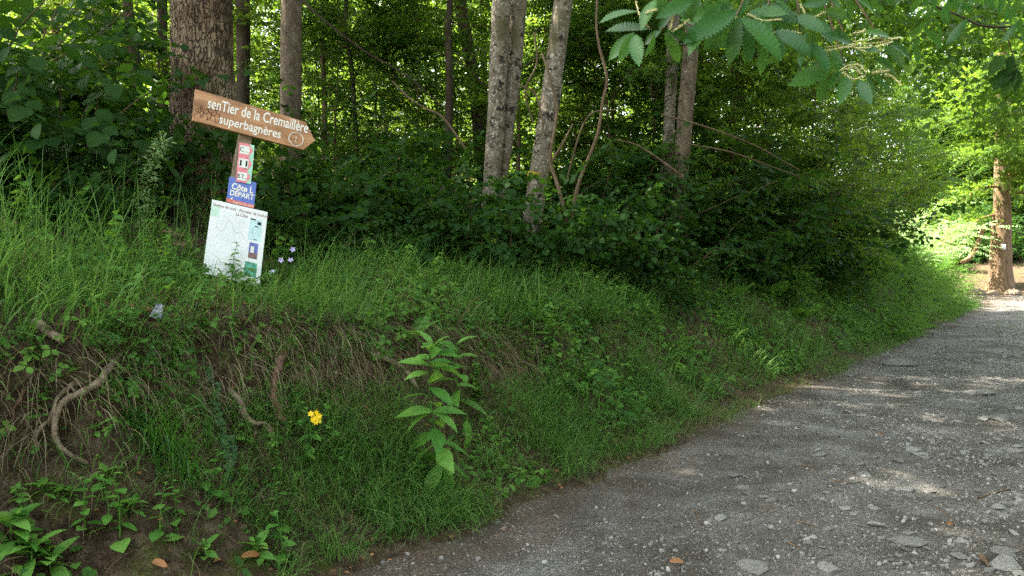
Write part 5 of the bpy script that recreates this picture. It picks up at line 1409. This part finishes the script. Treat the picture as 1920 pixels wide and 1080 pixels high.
liana([(1036, 300, 0), (1060, 260, 0), (1074, 232, 0)], 8.9, (5, 3), 'bare_branch', 'short bare branch forking off beside the reddish vine', M_twig, 12, 'branch')
liana([(876, 284, 0), (832, 222, 0), (800, 204, 0), (770, 186, 0), (735, 152, .1)], 9.2, (5, 3), 'bare_branch', 'bare brown branch bent left of the paired pale trunks', M_twig, 24, 'branch')
liana([(568, 2, 0), (620, 48, 0), (690, 100, .1), (760, 140, .2), (830, 200, .3)], 10.6, (5, 2.5), 'bare_branch', 'long dark branch slanting down from the grey brown trunk', M_bark, 24, 'branch')
liana([(1002, 60, 0), (1006, 120, 0), (985, 170, 0), (1000, 230, .1)], 9.1, (4, 3), 'bare_branch', 'thin bare twig hanging between the pale trunks', M_twig, 20, 'branch')
liana([(955, 150, 0), (985, 165, 0), (1005, 178, 0), (1018, 240, 0), (1002, 270, 0)], 9.0, (4, 3), 'bare_branch', 'thin crooked twig crossing in front of the right pale trunk', M_twig, 20, 'branch')
liana([(1280, 330, 0), (1200, 275, 0), (1155, 262, 0)], 9.4, (4, 2), 'bare_branch', 'thin dead branch in the shade right of the bowed vine', M_twig, 20, 'branch')
liana([(1060, 345, .3), (1100, 222, .3), (1160, 205, .3)], 9.4, (4, 2), 'bare_branch', 'bare branch passing behind the bowed vine', M_twig, 20, 'branch')
liana([(1240, 215, 0), (1330, 240, 0), (1420, 275, 0), (1500, 320, 0)], 11, (4, 2), 'bare_branch', 'thin dead branch drooping right of the brown trunk', M_twig, 20, 'branch')
liana([(1290, 270, 0), (1370, 285, 0), (1440, 310, 0), (1510, 335, 0)], 11, (3, 2), 'bare_branch', 'lower thin dead branch right of the brown trunk', M_twig, 20, 'branch')
liana([(1800, 494, 0), (1822, 480, 0), (1834, 455, 0), (1842, 430, 0)], 28.5, (9, 8), 'fallen_branch', 'curved thick dead branch left of the clearing tree', M_redtwig, 20, 'branch')

# rubble heap in the clearing
for i, (px, py, w_, lb) in enumerate([(1800, 528, 34, 'pale rock at the left end of the sunlit rubble'), (1830, 522, 40, 'biggest pale rock in the sunlit rubble'), (1858, 526, 30, 'low pale rock before the clearing tree'), (1815, 508, 28, 'brown rock behind the sunlit rubble'), (1900, 528, 32, 'pale rock right of the clearing tree')]):
    Y = 28.5; p = at(px, py, Y); g = float(ground(p[0], p[1])); r = w_ / F * Y / 2
    tv, tf = stone_tpl(180 + i, .7, 2)
    o = build('clearing_rock', [(tv * r, tf, .9)], M_root, smooth=False); o.location = (p[0], p[1], g + r * .2); tag(o, lb, 'rock')

# ------------------------------------------------------------------ chestnut tree leaning in from the right
def chestnut():
    bx, by = 5.6, 2.2; g = 0.0
    t = thing('chestnut_tree', 'chestnut branch with big toothed leaves and cream catkins hanging in at the top right', 'tree', (bx, by, g - .1)); B = np.array([bx, by, g - .1])
    build('trunk', tube(curve([(0, 0, 0), (.05, .05, 2), (-.05, .1, 4.5), (0, .2, 7)], 30), np.linspace(.26, .14, 30), 16, lump=.06), M_bark, t)
    Y = 2.55
    tips = [at(1195, -20, Y), at(1238, 58, Y), at(1380, 30, Y - .05), at(1430, 62, Y), at(1500, 60, Y + .05), at(1590, 82, Y + .1), at(1590, 138, Y + .12), at(1660, 85, Y + .15)]
    root = np.array([bx, by, 3.9]); hub = at(1480, -120, Y + .2)
    tubes = tube(curve([root - B, (root + hub) / 2 + np.array([0, 0, .25]) - B, hub - B], 20), np.linspace(.05, .012, 20), 8)
    for p in tips:
        m_ = (hub + p) / 2 + np.array([0, 0, .05]); tubes += tube(curve([hub - B, m_ - B, p - B], 12), np.linspace(.007, .0022, 12), 6)
    build('branch', tubes, M_twig, t)
    LV = [(1195, 22, 1130, 25), (1214, 55, 1142, 44), (1240, 58, 1203, 80), (1190, 62, 1138, 106), (1186, 64, 1165, 108), (1192, 66, 1194, 108), (1226, 66, 1216, 108), (1246, 62, 1280, 115), (1250, 58, 1320, 82), (1205, 20, 1258, 2),
          (1375, 12, 1278, 34), (1380, 22, 1296, 62), (1382, 28, 1330, 18), (1375, 30, 1320, 92), (1385, 34, 1370, 112), (1386, 34, 1412, 100), (1390, 34, 1468, 90), (1400, 28, 1470, 14), (1384, 32, 1398, -4), (1424, 68, 1438, 140), (1404, 74, 1398, 118),
          (1455, 58, 1512, 84), (1478, 66, 1536, 80), (1478, 74, 1530, 100), (1508, 40, 1566, 64), (1548, 66, 1614, 74), (1597, 84, 1632, 128), (1662, 80, 1724, 106), (1658, 88, 1706, 122), (1592, 138, 1578, 182), (1618, 138, 1654, 180), (1576, 134, 1552, 164),
          (1638, 146, 1674, 168), (1546, 138, 1540, 196), (1560, 92, 1578, 128), (1586, -10, 1602, 42), (1600, -6, 1650, 18), (1440, -4, 1492, 14), (1290, -8, 1330, 10), (1340, -20, 1372, 22), (1505, 10, 1552, 0), (1470, 20, 1520, 36), (1530, 60, 1500, 108), (1610, 96, 1640, 88),
          (1300, 0, 1240, 22), (1330, 40, 1290, 84), (1250, 10, 1300, 30), (1440, 40, 1500, 50), (1560, 120, 1500, 150), (1620, 60, 1680, 62), (1310, -10, 1290, 40), (1350, 10, 1310, 56), (1395, 50, 1350, 84), (1410, 20, 1450, 60), (1430, 10, 1490, 34), (1460, 50, 1460, 104), (1490, 30, 1540, 48), (1480, 80, 1450, 116), (1520, 80, 1556, 118), (1545, 20, 1600, 30), (1570, 60, 1590, 104), (1230, 0, 1200, 40), (1265, 20, 1230, 54), (1270, 40, 1310, 60), (1640, 110, 1690, 130), (1610, 150, 1630, 186)]
    r = np.random.default_rng(6); A = []; P = []; S = []; Nn = []
    for (x0, y0, x1, y1) in LV:
        d0 = Y + .08 * (x0 - 1200) / 500 + r.normal(0, .03); d1 = d0 + r.uniform(-.10, .06)
        a, b_ = at(x0, y0, d0), at(x1, y1, d1); A.append(b_ - a); P.append(a - B); S.append(np.linalg.norm(b_ - a) * 1.06)
        Nn.append(np.array([r.normal(0, .4), -1.0 + r.normal(0, .25), .4 + r.normal(0, .35)]))
    build('leaves', [inst(L_CHEST, frames(np.array(A), np.array(Nn)), np.array(P), np.array(S))], M_chest, t)
    CK = [[(1402, 26), (1430, 38), (1466, 36)], [(1432, 64), (1470, 58), (1502, 62)], [(1424, 70), (1436, 86), (1452, 84), (1450, 72)], [(1545, 96), (1575, 90), (1602, 86)], [(1550, 88), (1580, 86), (1602, 82)], [(1600, 78), (1640, 72), (1682, 72)], [(1602, 84), (1645, 80), (1686, 70)],
          [(1600, 90), (1640, 88), (1674, 78)], [(1600, 88), (1628, 98), (1652, 92)], [(1576, 132), (1592, 122), (1612, 122), (1624, 136)], [(1580, 136), (1600, 148), (1622, 142)], [(1585, 130), (1604, 126), (1614, 138)], [(1634, 136), (1650, 134), (1666, 132)],
          [(1660, 138), (1676, 146), (1690, 160)], [(1514, 36), (1530, 30), (1548, 22)], [(1192, 2), (1200, 30), (1216, 52)], [(1210, 24), (1222, 20), (1232, 18)], [(1256, 56), (1260, 40), (1262, 30)], [(1262, 58), (1280, 46), (1292, 36)], [(1500, 8), (1508, 22), (1512, 40)], [(1600, 62), (1615, 60), (1622, 56)]]
    ch = []; 
    nub = stone_tpl(190, .8, 1)
    for c in CK:
        dz = Y - .02 + r.normal(0, .02); Pc = curve([at(x, y, dz + .06 * (x - 1200) / 500 + r.normal(0, .012)) - B for x, y in c], 44)
        ch += tube(Pc, .0013, 5)
        n = len(Pc) * 4; k = np.repeat(np.arange(len(Pc)), 4); off = r.normal(0, .0021, (n, 3))
        ch.append(inst(nub, np.tile(np.eye(3), (n, 1, 1)), Pc[k] + off, r.uniform(.0009, .0020, n)))
    build('catkins', ch, M_catkin, t)
    # rest of the crown: leaves over the track, mostly above the picture
    seats = []; dirs = []
    for (x0, x1, y0, y1, Y0, Y1, n) in [(1500, 1900, -260, -20, 3.2, 6, 40), (1700, 2000, -160, 20, 6.5, 9.5, 34), (1270, 1560, -330, -110, 2.6, 4.5, 34)]:
        for i in range(n):
            Yy = r.uniform(Y0, Y1); seats.append(at(r.uniform(x0, x1), r.uniform(y0, y1), Yy) - B); dirs.append(norm(r.normal(0, 1, 3) * np.array([1, 1, .3])))
    sp = [spray(60 + i, 9, .45, .14, L_CHEST, .35, 55, .35) for i in range(3)]
    build('upper_foliage', leaf_crown(61, np.array(seats), np.array(dirs), sp, 1, (.75, 1.1), .35, .8), M_chest, t)
    seats = []; dirs = []
    for i in range(560):
        Yy = r.uniform(8, 14); qx = r.uniform(1480, 2020); seats.append(at(qx, r.uniform(-140, 50 + 170 * max(0, (qx - 1620) / 400)), Yy) - B); dirs.append(norm(r.normal(0, 1, 3) * np.array([1, 1, .3])))
    build('far_foliage', leaf_crown(62, np.array(seats), np.array(dirs), SPR_SAP, 1, (1.3, 1.9), .35, .8), M_canopy, t)
    lb = []
    for (c, Yy, wpx) in [([(2000, 40), (1900, 50), (1840, 48), (1800, 30), (1740, 5), (1700, -30)], 5.5, 4), ([(1880, 48), (1895, 90), (1905, 130)], 5.5, 2.5)]:
        lb += tube(curve([at(*q, Yy) - B for q in c], 20), wpx / F * Yy / 2, 6)
    q = at(2000, 40, 5.5); lb += tube(curve([root - B + np.array([0, 0, .6]), q - B], 6), .02, 6)
    build('side_branch', lb, M_bark, t)
    dl = [(1880, 105, 1858, 134), (1895, 105, 1897, 136), (1895, 128, 1866, 160), (1905, 130, 1912, 166), (1902, 132, 1884, 172)]
    A = np.array([at(c, d, 5.4) - at(a, b_, 5.5) for a, b_, c, d in dl]); P = np.array([at(a, b_, 5.5) - B for a, b_, c, d in dl])
    build('leaves', [inst(L_LANCE, frames(A, np.tile([.1, -.6, .7], (len(dl), 1))), P, np.linalg.norm(A, axis=1) * .9)], M_hazel, t)
    b_, c_ = protos['tall_a']
    o = child('branches', b_, t, (0, .2, 6.0), .6, 1.0); o = child('crown', c_, t, (0, .2, 6.0), .6, 1.0)
M_catkin = plain('cream_catkin', (.62, .58, .30), .7, .2, var=.2, scale=200)
chestnut()
